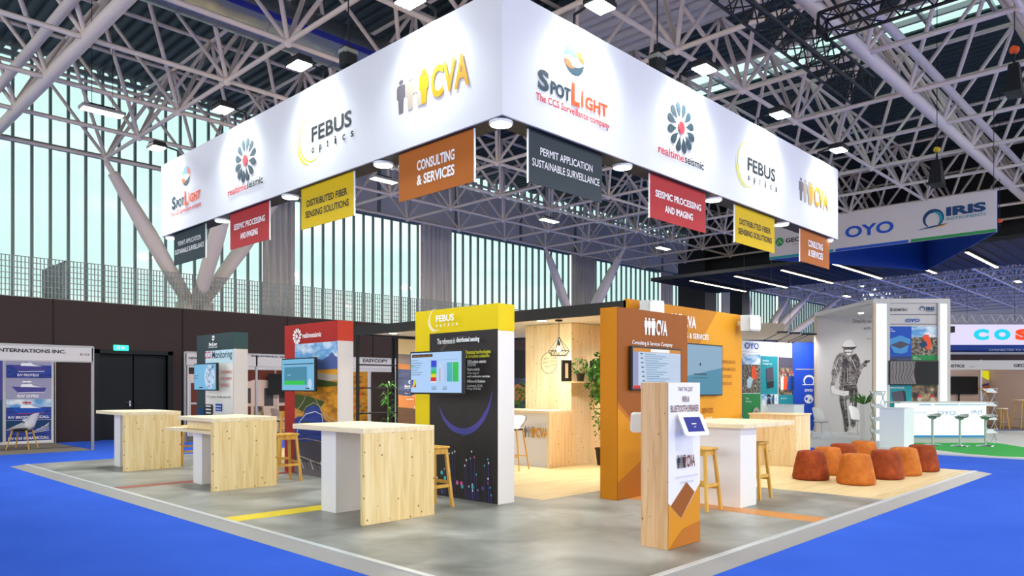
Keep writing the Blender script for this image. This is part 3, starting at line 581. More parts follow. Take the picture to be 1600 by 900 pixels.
# red tower
t=tower('display_tower','red and white display tower with printed landscape and lake',6.7,7.0,10.44,12.14,2.63,'white_laminate',None,'rts_red2',.33,'X')
a=artX(6.697); a.rect(-12.14,-10.44,.04,2.63,'rts_red'); u0,u1=-11.78,-10.44
a.rect(u0,u1,.04,2.29,'green_field'); a.rect(u0,u1,1.97,2.29,'clouds')
a.poly([(u0,1.82),(u0,1.98),(-11.5,2.03),(-11.2,2.04),(-10.9,2.0),(-10.72,2.05),(-10.6,2.12),(-10.5,2.05),(u1,2.03),(u1,1.84)],'mountain')
a.poly([(u0,1.6),(u0,1.8),(-11.2,1.8),(u1,1.74),(u1,1.66),(-11,1.62)],'ink_beige'); a.poly([(-11.2,1.62),(-11.1,1.68),(u1,1.62),(u1,1.56),(-11,1.54)],'hill_dark'); a.poly([(u0,1.18),(u0,1.42),(-11.3,1.38),(-10.8,1.3),(-11.0,1.16),(-11.4,1.1)],'hill_dark')
a.poly([(u0,.5),(u0,.98),(-11.68,1.02),(-11.5,1.04),(-11.38,1.18),(-11.15,1.24),(-10.98,1.2),(-10.85,1.02),(-10.6,.88),(u1,.84),(u1,.5)],'lake')
a.line([(-11.72,.7),(-11.6,.95),(-11.4,1.08),(-11.1,1.13),(-10.9,1.08),(-10.82,.8),(-10.78,.6)],.012,'ink_white'); a.line([(u0,1.0),(-11.66,1.06),(-11.52,1.08),(-11.4,1.2),(-11.15,1.28),(-10.95,1.22),(-10.8,1.05),(-10.6,.93),(u1,.88)],.01,'ink_beige')
a.line([(-11.76,1.1),(-11.6,1.2),(-11.45,1.32),(-11.4,1.4)],.012,'ink_beige'); a.line([(-11.1,1.35),(-10.9,1.15),(-10.7,1.05),(u1,.98)],.012,'ink_beige')
a.poly([(u0,.04),(u0,.62),(-11.4,.6),(-11,.64),(u1,.56),(u1,.04)],'rock'); a.poly([(u0,.04),(u0,.22),(-11.3,.26),(u1,.16),(u1,.04)],'ink_grey')
a.line([(u0,.62),(-11.4,.66),(-11,.64),(u1,.6)],.012,'ink_beige'); a.line([(-11.6,.35),(-11.1,.28),(u1,.2)],.02,'ink_beige')
for k in range(8): a.line([(-11.72+k*.16,.3),(-11.62+k*.16,.14)],.014,'ink_white' if k%2 else 'ink_dark')
a.poly([(-11.5,.93),(-11.3,.96),(-11.1,.9),(-11.0,.92),(-11.2,.87),(-11.42,.88)],'hill_dark')
flower(a,-11.65,2.42,.14,'ink_white','ink_white'); a.text('realtimeseismic',-11.46,-10.85,2.38,2.47,'ink_white',.015); a.build('graphics',t)
def sc_seis(a,u0,u1,z0,z1):
    a.rect(u0,u1,z0,z1,'screen_blue2'); a.rect(u0+.05,u1-.02,z1-.09,z1-.075,'s_ink'); a.rect(u0+.08,u1-.22,z0+.09,z1-.13,'s_teal')
    a.rect(u0+.08,u1-.28,z0+.09,z0+.16,'s_green'); a.disc(u0+.13,z0+.12,.03,.03,'s_green',10); a.rect(u0+.2,u0+.3,z1-.27,z1-.26,'screen_pale'); a.disc(u1-.12,z0+.1,.06,.09,'screen_pale'); a.rect(u1-.26,u1-.12,z0+.02,z0+.04,'s_ink')
monitor('monitor with a blue and green seismic chart on the red tower',6.45,10.72,11.8,1.47,2.03,6.7,sc_seis)
# yellow tower
t=tower('display_tower','yellow and white display tower with dark printed panel and fibre lights',6.7,7.0,6.74,8.42,2.62,'white_laminate',None,'febus_yellow',.35,'X')
a=artX(6.697); a.rect(-8.42,-6.74,.04,2.62,'febus_yellow'); a.rect(-8.1,-6.74,.04,2.29,'febus_dark')
a.arc(-7.42,1.45,.5,200,335,.01,.08,'ink_violet'); a.arc(-7.42,1.6,.62,80,170,.005,.05,'print_dark'); a.arc(-7.55,1.6,.72,280,352,.005,.06,'ink_violet')
rn=random.Random(5)
for k in range(30):
    u=rn.uniform(-8.0,-6.8); z=rn.uniform(.15,.75); a.rect(u,u+.006,.06,z,'ink_violet'); a.disc(u,z,.012,.016,rn.choice(['ink_white','ink_cyan','ink_pink','ink_white','ink_lilac']),8)
for k in range(9): a.disc(rn.uniform(-7.9,-6.85),rn.uniform(.1,.5),.025,.03,rn.choice(['ink_pink','ink_cyan','ink_violet']),12)
a.ptext('The reference in',691,530,719,537,'ink_white',.01); a.ptext('distributed sensing',721,528,757,535.5,'ink_white',.03)
a.ptext('Patented technologies',736,548,775,554,'ink_yellow',.01); a.ptext('& complete solutions',736,554.5,773,560,'ink_yellow',.01)
for x1_,y_,s_,b in ((768,563,'VSP/surface seismic:',.02),(752,568,'2D/3D/4D',0),(758,575,'Passive seismic',.01),(757,581.5,'Wide range of',0),(774,586.5,'well monitoring services',.02),(767,593.5,'Offshore & Onshore',.02),(763,601,'Geothermal, CCUS,',0),(760,605.5,'Mining, Oil & Gas',0)):
    a.ptext(s_,738.5,y_,x1_,y_+4.2,'ink_white',b)
for y_ in (565,577,583.5,595.5,603): a.disc(*a.px(735,y_),.009,.012,'ink_yellow',8)
logo_febus(a,-7.83,2.42,'ink_white','ink_white',True,.42,.88); a.build('graphics',t)
def sc_fiber(a,u0,u1,z0,z1):
    W_=u1-u0;H=z1-z0; a.rect(u0,u1,z0,z1,'screen_blue'); a.rect(u0+.03,u0+.46,z1-.06,z1-.02,'s_black'); a.text('VDAS: Multi-well frac to DAS',u0+.05,u0+.44,z1-.055,z1-.03,'s_orange')
    x=u0+W_*.42
    for k,c in enumerate(('s_blue','s_cyan','s_green','s_yellow','s_red')): a.rect(x,x+W_*.11,z0+H*(.62-k*.085),z0+H*(.72-k*.085)+(.04 if k==0 else 0),c)
    a.rect(x,x+W_*.11,z0+H*.255,z0+H*.28,'s_white'); a.rect(u0+W_*.59,u0+W_*.64,z0+H*.27,z0+H*.72,'screen_pale'); a.rect(u0+W_*.60,u0+W_*.61,z0+H*.27,z0+H*.6,'s_red'); a.rect(u0+W_*.7,u0+W_*.705,z0+H*.27,z0+H*.7,'s_red')
    a.rect(u0+W_*.74,u0+W_*.84,z0+H*.27,z0+H*.74,'s_cyan'); a.rect(u0+W_*.85,u0+W_*.96,z0+H*.27,z0+H*.74,'s_green'); 
    for i in range(12): a.rect(u0+W_*(.75+.016*i),u0+W_*(.753+.016*i),z0+H*.27,z0+H*(.4+.3*((i*7)%5)/5),'s_teal')
    a.rect(u0+W_*.05,u0+W_*.15,z0+H*.13,z0+H*.32,'s_yellow'); a.poly([(u0+W_*.05,z0+H*.13),(u0+W_*.05,z0+H*.32),(u0+W_*.10,z0+H*.32),(u0+W_*.07,z0+H*.13)],'s_blue'); a.poly([(u0+W_*.15,z0+H*.13),(u0+W_*.15,z0+H*.24),(u0+W_*.1,z0+H*.13)],'s_red')
    for k in range(7): a.rect(u0+W_*.05,u0+W_*(.2+.12*((k*3)%4)/4),z0+H*(.8-.06*k),z0+H*(.81-.06*k),'s_ink')
    a.rect(u0+W_*.05,u0+W_*.13,z0+H*.655,z0+H*.675,'s_green'); a.rect(u0+W_*.4,u0+W_*.97,z0+H*.8,z0+H*.803,'s_ink')
    for k in range(3): a.rect(u0+W_*.48,u0+W_*.58,z0+H*(.14-.03*k),z0+H*(.15-.03*k),'s_ink'); a.rect(u0+W_*.7,u0+W_*.78,z0+H*(.14-.03*k),z0+H*(.15-.03*k),'s_ink')
monitor('large monitor with coloured fibre charts on the yellow tower',6.3,6.97,8.04,1.45,2.02,6.7,sc_fiber)
# orange tower, front towards smaller y, side towards smaller x
t=thing('display_tower','orange and brown display tower with list screen, beside the quiz kiosk','display tower',(8.9,6,.036))
MB().bbox(8.05,9.82,5.86,6.14,.036,2.61,'orange_side',.003).build('body',t)
a=artY(5.857); a.rect(8.05,9.82,.04,2.61,'orange_brown')
a.poly([(8.05,.04),(8.05,1.35),(8.9,.72),(9.82,.72),(9.82,.04)],'orange_brown2'); a.poly([(8.05,.27),(8.05,1.28),(8.55,.92),(8.85,.65)],'orange_gold'); a.poly([(8.55,.92),(9.3,.4),(9.82,.7),(9.82,1.0),(9.2,.5)],'orange_gold')
logo_cva(a,8.68,2.27,.56,.24,('ink_white',)*5); a.text('Consulting & Services Company',8.37,9.38,2.11,2.18,'ink_white',.01); a.text('Dedicated to the Subsurface',8.43,9.33,1.99,2.06,'ink_white',.01)
a.rect(8.7,8.9,1.27,1.32,'ink_white'); a.build('graphics',t)
def monY(label,x0,x1,y,z0,z1,py,draw):
    t=thing('wall_monitor',label,'monitor',((x0+x1)/2,y,(z0+z1)/2)); hs=MB().bbox(x0,x1,y,y+.05,z0,z1,'black_metal',.006).build('housing',t)
    MB().box((x0+x1)/2-.2,(x0+x1)/2+.2,y+.05,py,(z0+z1)/2-.12,(z0+z1)/2+.12,'black_metal').build('bracket',t)
    a=artY(y); draw(a,x0+.025,x1-.025,z0+.025,z1-.025); a.build('screen',hs)
def sc_list(a,u0,u1,z0,z1):
    W_=u1-u0;H=z1-z0; a.rect(u0,u1,z0,z1,'screen_pale'); a.rect(u0,u1,z1-.05,z1,'s_orange'); a.rect(u0+W_*.35,u0+W_*.75,z1-.045,z1-.005,'s_white'); a.rect(u0,u0+W_*.1,z0,z1-.05,'s_lilac'); a.rect(u0,u0+W_*.14,z0,z0+.04,'s_red')
    for k in range(13):
        z=z1-.09-k*.031; a.rect(u0+W_*.15,u0+W_*.97,z,z+.003,'s_lilac'); a.rect(u0+W_*.22,u0+W_*(.45+.3*((k*5)%7)/7),z+.01,z+.018,'s_teal'); 
        if k%2==0: a.rect(u0+W_*.13,u0+W_*.18,z+.008,z+.022,'s_ink')
    a.rect(u0+W_*.86,u0+W_*.9,z0+.02,z0+.06,'s_ink'); a.rect(u0+W_*.91,u0+W_*.96,z0+.04,z0+.055,'s_ink')
monY('monitor showing a list window on the brown front of the orange tower',8.29,9.54,5.79,1.50,2.1,5.86,sc_list)
# quiz kiosk with tablet holders
t=thing('quiz_kiosk','narrow wooden kiosk inviting to a quiz, in front of the orange tower','kiosk',(6.21,3.88,.036))
MB().bbox(5.93,6.51,3.745,4.04,.036,1.59,'pine_kiosk',.003).build('body',t)
a=artY(3.742); a.rect(5.935,6.505,.04,1.588,'white_laminate')
a.poly([(5.935,.04),(5.935,.47),(6.15,.30),(6.505,.61),(6.505,.04)],'orange_gold'); a.poly([(5.975,.44),(6.25,.64),(6.4,.53),(6.15,.305)],'orange_brown'); a.poly([(5.935,.04),(6.18,.20),(6.505,.24),(6.505,.04)],'orange_brown2')
a.text('TAKE THE QUIZ',6.10,6.36,1.50,1.545,'ink_brown'); a.text('WIN A',6.17,6.30,1.40,1.46,'ink_brown',.01); a.text('BLUETOOTH SPEAKER',5.97,6.47,1.31,1.375,'ink_brown',.01); a.text('DAILY!',6.165,6.31,1.225,1.285,'ink_brown',.01)
logo_cva(a,6.08,.78,.3,.125,('ink_dark','ink_grey','ink_dark','ink_brown','ink_brown')); a.text("CONNECTEZ-VOUS AVEC NOUS PROJECT",6.02,6.44,.685,.705,'ink_lilac'); a.text('ACROSS THE WORLD',6.1,6.36,.635,.655,'ink_lilac'); a.build('graphics',t)
def tablet(label,loc,rz,tilt,screen=True):
    t=thing('tablet_holder',label,'tablet',loc,rz)
    R=Matrix.Rotation(tilt,4,'X'); mb=MB(R); w_,h_=.155,.115
    pts=[]
    for cx,cy,a0 in ((w_-.03,h_-.03,0),(-w_+.03,h_-.03,90),(-w_+.03,-h_+.03,180),(w_-.03,-h_+.03,270)):
        for k in range(6): q=math.radians(a0+18*k); pts.append((cx+.03*math.cos(q),cy+.03*math.sin(q)))
    n=len(pts); vs=[(x,-.14,z) for x,z in pts]+[(x*.94,-.118,z*.94) for x,z in pts]
    mb.add(vs,[tuple(range(n)),tuple(range(2*n-1,n-1,-1))]+[(i,n+i,n+(i+1)%n,(i+1)%n) for i in range(n)],'white_plastic'); cs_=mb.build('case',t,world=False)
    mb=MB(); mb.tube((0,.0,0),(0,-.11,0),.016,'white_plastic',12); mb.tube((0,0,0),(0,-.02,0),.035,'white_plastic',14); mb.build('arm',t,world=False)
    if screen:
        mb=MB(R); mb.box(-.105,.105,-.1425,-.1402,-.075,.075,'tablet_blue'); mb.box(-.03,.03,-.1435,-.1425,.0,.01,'s_white'); mb.box(-.012,.012,-.1435,-.1425,-.03,-.022,'s_white'); mb.build('screen',cs_,world=False)
    return t
tablet('white tablet holder with blue screen on the quiz kiosk front',(6.22,3.74,1.13),-.25,math.radians(-28))
tablet('white tablet holder seen from behind, left of the quiz kiosk',(6.06,4.05,1.13),PI-.9,math.radians(-30))
# tables ------------------------------------------------------------
TX0,TX1=4.66,5.66
def high_table(label,y,shelf=False):
    t=thing('high_table',label,'table',((TX0+TX1)/2,y+.7,.036))
    MB().bbox(TX0,TX1,y,y+.06,.036,1.035,'spruce').build('side_panel',t)
    MB().bbox(TX0,TX1,y,y+(1.5 if not shelf else 1.25),1.035,1.095,'spruce_flat').build('tabletop',t)
    MB().bbox(4.9,5.4,y+.92,y+1.24,.036,1.034 if not shelf else .86,'white_laminate').build('post',t,'white square post')
    return t
high_table('nearest high table with knotty wooden side panel, in front of the yellow tower',6.76)
t=high_table('middle high table with a lower wooden shelf, between two others',10.5,True)
mb=MB(); mb.bbox(TX0-.02,TX1-.2,10.56,12.2,.86,.905,'spruce_flat'); mb.build('shelf',t); MB().bbox(TX0+.14,TX0+.18,10.56,11.72,.905,1.035,'spruce_wall').build('apron',t)
high_table('farthest high table with knotty wooden side panel, before the dark door',14.1)
t=thing('high_table','white high table behind the quiz kiosk with a thick pale top','table',(9.2,4.9,.036))
MB().bbox(8.6,9.03,4.38,5.25,.036,1.03,'white_laminate').build('post',t); MB().bbox(8.5,9.95,4.28,5.35,1.03,1.09,'spruce_flat').build('tabletop',t)
# wooden bar stools
st=thing('bar_stool','','stool',(0,0,0),0,'yellow wooden bar stools at the high tables')
MB().bbox(-.2,.2,-.15,.15,.735,.765,'oak',.01).build('seat',st,world=False)
for sx in (-1,1):
    for sy in (-1,1):
        MB().beam((sx*.155,sy*.11,.735),(sx*.215,sy*.17,0),.036,.036,'oak',up=(0,1,0)).build('leg',st,world=False)
mb=MB(); mb.box(-.16,.16,-.13,-.105,.67,.735,'oak'); mb.box(-.16,.16,.105,.13,.67,.735,'oak'); mb.box(-.165,-.14,-.11,.11,.67,.735,'oak'); mb.box(.14,.165,-.11,.11,.67,.735,'oak'); mb.build('seat_rail',st,world=False)
for a_,b_ in (((-.19,-.145,.27),(.19,-.145,.27)),((-.185,.14,.35),(.185,.14,.35)),((-.19,-.14,.31),(-.19,.14,.31)),((.19,-.14,.31),(.19,.14,.31))): MB().beam(a_,b_,.022,.04,'oak').build('footrest',st,world=False)
SP=[(5.98,7.22,'yellow wooden bar stool beside the nearest high table'),(5.98,10.88,'yellow wooden bar stool beside the middle high table'),(5.98,14.5,'yellow wooden bar stool behind the farthest high table'),(8.22,4.75,'yellow wooden bar stool directly behind the quiz kiosk'),(9.55,4.72,'yellow wooden bar stool right of the white post table')]
for k,(x,y,lb) in enumerate(SP):
    if k==0: st.location=(x,y,.036); st['label']=lb
    else: dup(st,(x,y,.036),PI/2 if k>2 else 0,lb)
# poufs
def pouf_mesh(m):
    mb=MB(); prof=[(.24,0),(.275,.01),(.288,.05),(.27,.15),(.235,.33),(.21,.43),(.195,.455),(.15,.467),(.001,.47)]
    mb.lathe(prof,(0,0,0),m,32,False); return mb
PO=[(12.12,4.94,'d','dark rust velvet pouf, nearest the wooden counter'),(12.03,4.2,'l','light orange velvet pouf in the middle of the front row'),(13.08,4.10,'d','dark rust velvet pouf right of the front light orange one'),(13.85,4.05,'l','light orange velvet pouf second from the right end'),(14.72,4.0,'d','dark rust velvet pouf at the right end of the group'),
    (13.02,5.02,'l','light orange velvet pouf behind the leftmost dark one'),(14.0,5.12,'d','dark rust velvet pouf at the back of the group'),(14.95,5.08,'l','light orange velvet pouf at the back beside the white block')]
protos={}
for x,y,c,lb in PO:
    if c not in protos:
        t=thing('pouf',lb,'pouf',(x,y,.036),0,'velvet poufs on the wooden floor'); protos[c]=t
        pouf_mesh('velvet_dark' if c=='d' else 'velvet_light').build('cushion',t,world=False)
        MB().lathe([(.22,-.0),(.22,.012)],(0,0,0),'black_metal',24).build('base',t,world=False)
    else: dup(protos[c],(x,y,.036),random.uniform(0,6),lb)
# ================================================================== MEETING ROOM OF THE STAND
RZ=2.96
rm=thing('meeting_room','open black framed meeting room with orange outer wall and bright ceiling','meeting room',(11.9,11,.036))
mb=MB(); mb.box(10.0,10.1,7.1,14.85,2.76,RZ,'black_beam'); mb.box(10.1,13.9,14.75,14.85,2.76,RZ,'black_beam'); mb.box(13.8,13.9,7.1,14.75,2.76,RZ,'black_beam'); mb.build('fascia',rm,'black fascia')
MB().box(10.1,13.8,7.16,14.75,2.80,2.84,'white_paint').build('ceiling_panel',rm)
MB().bbox(10.0,13.9,7.05,7.15,.036,2.98,'orange_wall').build('orange_wall',rm)
a=artY(7.048); a.poly([(10.0,2.979),(12.9,2.979),(11.9,2.0),(10.0,1.1)],'orange_mid'); logo_cva(a,11.25,2.6,.85,.24,('ink_white',)*5); a.text('CONSULTING & SERVICES',10.95,12.55,2.42,2.52,'ink_white',.02)
for z,s_,u in ((2.0,'EXPERTISE CONSULTING',13.6),(1.86,'DESIGN & MONITORING',13.6),(1.72,'DUE DILIGENCE',13.45),(1.58,'TRAINING & AUDIT',13.45)): a.text(s_,13.05,u,z,z+.06,'orange_brown',.01)
a.text('SERVICES',12.3,12.72,1.05,1.15,'orange_brown',.02); a.text('MOBILITY',12.42,12.68,.9,.98,'ink_white',.02); a.build('graphics',rm)
for x,y in ((10.02,14.78),(11.05,14.78),(13.0,14.78),(13.84,14.78)): MB().box(x,x+.06,y,y+.06,.036,2.76,'black_metal').build('post',rm)
for z in (.9,1.5,2.05): MB().box(10.08,11.05,14.62,14.84,z,z+.03,'black_metal').build('shelf',rm)
# storage block in wood
sb=thing('storage_cabin','pale wooden cabin with knotty boards inside the meeting room','cabin',(12,9.8,.036))
MB().bbox(11.15,13.75,9.2,10.42,.036,2.79,'spruce_wall',.003).build('boards',sb)
# sunset wall
t=thing('photo_wall','backlit sunset photo wall with white sentences, behind the yellow tower','photo wall',(12,14.7,.036))
MB().box(11.1,13.0,14.66,14.72,.036,2.74,'black_metal').build('panel',t)
a=artY(14.658); a.rect(11.12,12.98,.05,2.72,'sunset2'); a.rect(11.12,12.98,.05,2.35,'sunset3'); a.poly([(11.12,2.12),(11.8,2.06),(12.4,2.0),(12.98,2.1),(12.98,.05),(11.12,.05)],'sunset5'); a.poly([(11.12,1.98),(11.7,1.96),(12.3,1.86),(12.98,1.9),(12.98,.05),(11.12,.05)],'sunset_sea')
a.poly([(11.12,1.35),(11.5,1.3),(11.9,1.55),(12.3,1.45),(12.98,1.5),(12.98,.05),(11.12,.05)],'sunset5'); a.poly([(11.12,1.05),(11.8,.98),(12.98,1.1),(12.98,.05),(11.12,.05)],'sunset6')
a.text('GEOENERGY CONSULTING',11.75,12.9,2.06,2.16,'ink_white',.01); logo_spot(a,11.47,1.5,.25,('ink_white',)*4); a.text('Your strategic',11.3,11.64,1.36,1.4,'ink_white'); a.text('partner for CO2',11.32,11.62,1.29,1.33,'ink_white'); a.text('surveillance',11.36,11.58,1.22,1.26,'ink_white')
flower(a,12.05,1.66,.08,'ink_white','ink_white'); a.text('realtimeseismic',11.9,12.2,1.5,1.54,'ink_white')
a.text("Let's talk about your projects",11.58,12.9,.98,1.07,'ink_white',.01); a.text('Parlons de vos projets',11.77,12.9,.76,.85,'ink_white',.01); a.build('photo_print',t)
t=thing('photo_wall','dark evening mountain mural seen between the yellow tower and wooden cabin','photo wall',(13.6,12.6,.036))
MB().box(13.0,13.75,12.6,12.66,.036,2.5,'black_metal').build('panel',t); a=artY(12.598); a.rect(13.0,13.75,.1,2.45,'s_black'); a.rect(13.0,13.75,.1,1.75,'sunset_sea'); a.poly([(13,1.55),(13.2,1.62),(13.5,1.5),(13.75,1.6),(13.75,1.2),(13,1.2)],'sunset5'); a.build('photo_print',t)
# reception counter with figure logo
t=thing('reception_counter','pale wooden counter with gold figure logo in the meeting room','counter',(10.7,9.9,.036))
MB().bbox(10.33,11.06,9.05,10.9,1.04,1.1,'spruce_flat').build('worktop',t); MB().bbox(10.33,11.06,9.05,9.12,.036,1.04,'spruce_wall').build('side_panel',t); MB().bbox(10.4,10.44,9.12,10.9,.036,1.04,'white_laminate').build('front_panel',t)
a=artX(10.398); logo_cva(a,-9.75,.58,.62,.21); a.build('logo',t,'row of figures with gold lettering')
def downl(lb,x,y,z,e=12,mt='led_white'):
    t=thing('ceiling_downlight',lb,'lamp',(x,y,z),0,'round downlights in the meeting room'); q_=MB().lathe([(.11,0),(.11,-.02),(.09,-.024)],(x,y,z),'white_plastic',20).build('rim',t); MB().lathe([(.088,-.024),(.088,-.028)],(x,y,z),mt,20).build('diffuser',q_)
    spot('room_light',(x,y,z-.06),(x,y,0),e,150,.1,(1,.96,.88),blend=1)
for x,y,lb in ((10.35,7.75,'downlight in the room ceiling beside the hanging plant'),(10.35,9.25,'downlight in the room ceiling right of the yellow tower'),(10.4,12.2,'downlight in the room ceiling just left of the yellow tower'),(10.4,13.9,'downlight in the room ceiling at its far left corner'),(12.2,8.2,'downlight in the room ceiling behind the orange wall'),(11.6,13.6,'added downlight in the room ceiling brightening the sunset wall')):
    downl(lb,x,y,2.80,170)  # the one over the sunset wall is added to brighten its print
# pendant lamp
t=thing('pendant_lamp','black wire pendant lamp with glowing bulb, hanging before the wooden cabin','lamp',(10.6,9.05,2.2))
c=(10.6,9.05); MB().lathe([(.07,0),(.07,-.03)],(c[0],c[1],2.80),'black_metal',16).build('ceiling_rose',t); MB().tube((c[0],c[1],2.78),(c[0],c[1],2.47),.006,'black_metal',6).build('cord',t)
MB().tube((c[0],c[1],2.47),(c[0],c[1],2.32),.025,'black_metal',10).build('socket',t); MB().ball((c[0],c[1],2.25),.045,'bulb',10).build('bulb',t)
mb=MB()
for k in range(6):
    q=2*PI*k/6; r=.2; p=(c[0]+r*math.cos(q),c[1]+r*math.sin(q),2.22); q2=2*PI*(k+1)/6; p2=(c[0]+r*math.cos(q2),c[1]+r*math.sin(q2),2.22); r3=.15; p3=(c[0]+r3*math.cos(q+.5),c[1]+r3*math.sin(q+.5),2.13); p4=(c[0]+r3*math.cos(q2+.5),c[1]+r3*math.sin(q2+.5),2.13)
    mb.tube((c[0],c[1],2.47),p,.006,'black_metal',5); mb.tube(p,p2,.006,'black_metal',5); mb.tube(p,p3,.006,'black_metal',5); mb.tube(p3,p2,.006,'black_metal',5); mb.tube(p3,p4,.006,'black_metal',5)
mb.build('wire_shade',t)
l=bpy.data.lights.new('pendant_light','POINT'); l.energy=8; l.color=(1,.8,.5); l.shadow_soft_size=.05; o=bpy.data.objects.new('pendant_light',l); COL.objects.link(o); o.location=(c[0],c[1],2.12)
# wall decoration
t=thing('wire_ring','thin grey wire ring with script letters on the wooden wall','wall decoration',(11.14,9.77,2.0)); mb=MB()
R_=.21
for k in range(36):
    q,q2=2*PI*k/36,2*PI*(k+1)/36; mb.tube((11.135,9.77+R_*math.cos(q),2.02+R_*math.sin(q)),(11.135,9.77+R_*math.cos(q2),2.02+R_*math.sin(q2)),.005,'ink_grey',5)
mb.build('ring',t); a=artX(11.138)
for k,(u,z) in enumerate(((-9.9,2.1),(-9.92,2.02),(-9.88,1.94),(-9.7,2.1),(-9.72,2.04),(-9.7,1.97))): a.line([(u,z),(u+.05,z+.02),(u+.09,z+.0),(u+.14,z+.04)],.008,'ink_dark')
a.build('lettering',t)
t=thing('wall_shelf','small pale shelf with frames and a plant on the wooden cabin','shelf',(11.3,9.05,1.6)); MB().bbox(10.7,12.2,8.92,9.2,1.62,1.65,'spruce_flat').build('board',t)
for x0,lb in ((10.68,'left black picture frame on the small pale shelf'),(11.55,'right black picture frame on the small pale shelf, half behind leaves')):
    t=thing('picture_frame',lb,'picture frame',(x0+.13,9.05,1.65),0,'black frames on the shelf'); mb=MB(); z0=1.65
    mb.box(x0,x0+.08,9.03,9.06,z0,z0+.4,'black_metal'); mb.box(x0+.19,x0+.27,9.03,9.06,z0,z0+.4,'black_metal'); mb.box(x0+.08,x0+.19,9.03,9.06,z0,z0+.06,'black_metal'); mb.box(x0+.08,x0+.19,9.03,9.06,z0+.34,z0+.4,'black_metal'); mb.build('frame',t); MB().box(x0+.08,x0+.19,9.045,9.055,z0+.06,z0+.34,'spruce_flat').build('picture',t)
t=thing('potted_geranium','red flowering geranium in a dark pot on the small shelf','plant',(11.22,9.03,1.65)); MB().lathe([(.06,0),(.085,.14),(.09,.14),(.09,.16),(.07,.16)],(11.22,9.03,1.65),'black_beam',16).build('pot',t)
mb=MB(); leafy(mb,(11.22,9.03,1.92),90,.19,.15,'foliage',.06,4); mb.build('foliage',t); mb=MB(); leafy(mb,(11.25,9.0,2.08),22,.08,.05,'geranium',.035,6); mb.build('blossom',t)
t=thing('hanging_plant','tall leafy green plant at the edge of the orange tower','plant',(11.5,8.75,.036)); MB().lathe([(.14,0),(.18,.3),(.19,.3),(.19,.33),(.15,.33)],(11.55,8.7,.036),'black_beam',20).build('pot',t)
mb=MB(); mb.path([(11.55,8.7,.3),(11.53,8.72,.9),(11.58,8.68,1.5),(11.55,8.7,2.0)],.015,'cabin_brown',6); mb.build('stem',t)
mb=MB(); leafy(mb,(11.58,8.65,1.72),900,.4,.5,'foliage',.1,11,True); leafy(mb,(11.5,8.65,1.15),330,.3,.5,'foliage',.07,12,True); leafy(mb,(11.55,8.7,.65),70,.2,.3,'foliage',.06,13,True); mb.build('foliage',t)
t=thing('leafy_hedge','dense green plants in a trough beside the wooden cabin','plant',(12.6,11.6,.036)); MB().bbox(12.2,13.4,11.6,11.9,.036,.5,'black_beam').build('trough',t); mb=MB(); leafy(mb,(12.7,11.7,1.05),500,.55,.6,'foliage',.1,21); mb.build('foliage',t)
t=thing('potted_palm','slim green palm behind the red tower beside a black post','plant',(10.6,14.2,.036)); MB().lathe([(.12,0),(.16,.3),(.13,.3)],(10.55,14.3,.036),'black_beam',16).build('pot',t); mb=MB()
rn=random.Random(2)
for k in range(34):
    z=rn.uniform(.7,1.6); q=rn.uniform(0,6.3); d=Vector((math.cos(q),math.sin(q),.3)); p=Vector((10.55,14.3,z)); s_=Vector((-math.sin(q),math.cos(q),0)); L_=rn.uniform(.18,.34)
    mb.add([p,p+d*L_*.5+s_*.02+Vector((0,0,.05)),p+d*L_+Vector((0,0,-.1)),p+d*L_*.5-s_*.02+Vector((0,0,.05))],[(0,1,2,3)],'foliage')
mb.build('foliage',t); MB().tube((10.55,14.3,.3),(10.55,14.3,1.5),.015,'foliage',6).build('stem',t)
# white shell chair of the room with wooden legs
def shell_chair(name,label,loc,rz,legm='oak',seatz=.45,col='white_plastic',arm=True,grp=None,back=.36):
    t=thing(name,label,'chair',loc,rz,grp); mb=MB(); vs=[];fs=[]; nu,nv=14,9
    # shell surface: seat pan curling up into a back with arms; front is -y
    for j in range(nv+1):
        f=j/nv
        for i in range(nu+1):
            q=(i/nu*2-1); x=.24*q*(1-.1*f)
            if f<.5: y=-.22+.44*f*2*.9; z=seatz+.015+abs(q)**3*(.2 if arm else .03)*min(1,f*2.2)
            else: g=(f-.5)*2; y=.18+.1*g-(.0+abs(q)**2*.12); z=seatz+.03+back*g+abs(q)**3*(.2*(1-g) if arm else .0)-(abs(q)**3*.1*g)
            vs.append((x,y,z))
    for j in range(nv):
        for i in range(nu): k=j*(nu+1)+i; fs.append((k,k+1,k+nu+2,k+nu+1))
    n0=len(vs); mb.add(vs,fs,col,True); mb.add([(x*.96,y+.0,z-.014) if y<.15 else (x*.97,y+.014,z-.004) for x,y,z in vs],[f[::-1] for f in fs],col,True)
    mb.build('shell',t,world=False)
    for sx in (-1,1):
        for sy in (-1,1): MB().tube((sx*.14,sy*.12,seatz),(sx*.23,sy*.2,0),.018 if legm=='oak' else .009,legm,8,r2=.011 if legm=='oak' else .009).build('leg',t,world=False)
    mb=MB(); mb.box(-.15,.15,-.13,.13,seatz-.03,seatz-.005,legm if legm!='oak' else 'black_metal')
    if seatz>.6:
        for a_,b_ in (((-.19,-.165,.25),(.19,-.165,.25)),((-.19,.165,.25),(.19,.165,.25))): mb.tube(a_,b_,.01,legm)
    mb.build('underframe',t,world=False); return t
shell_chair('counter_chair','high white shell chair with wooden legs at the reception counter',(9.72,9.4,.036),-PI/2+.3,seatz=.75,back=.2,arm=True)
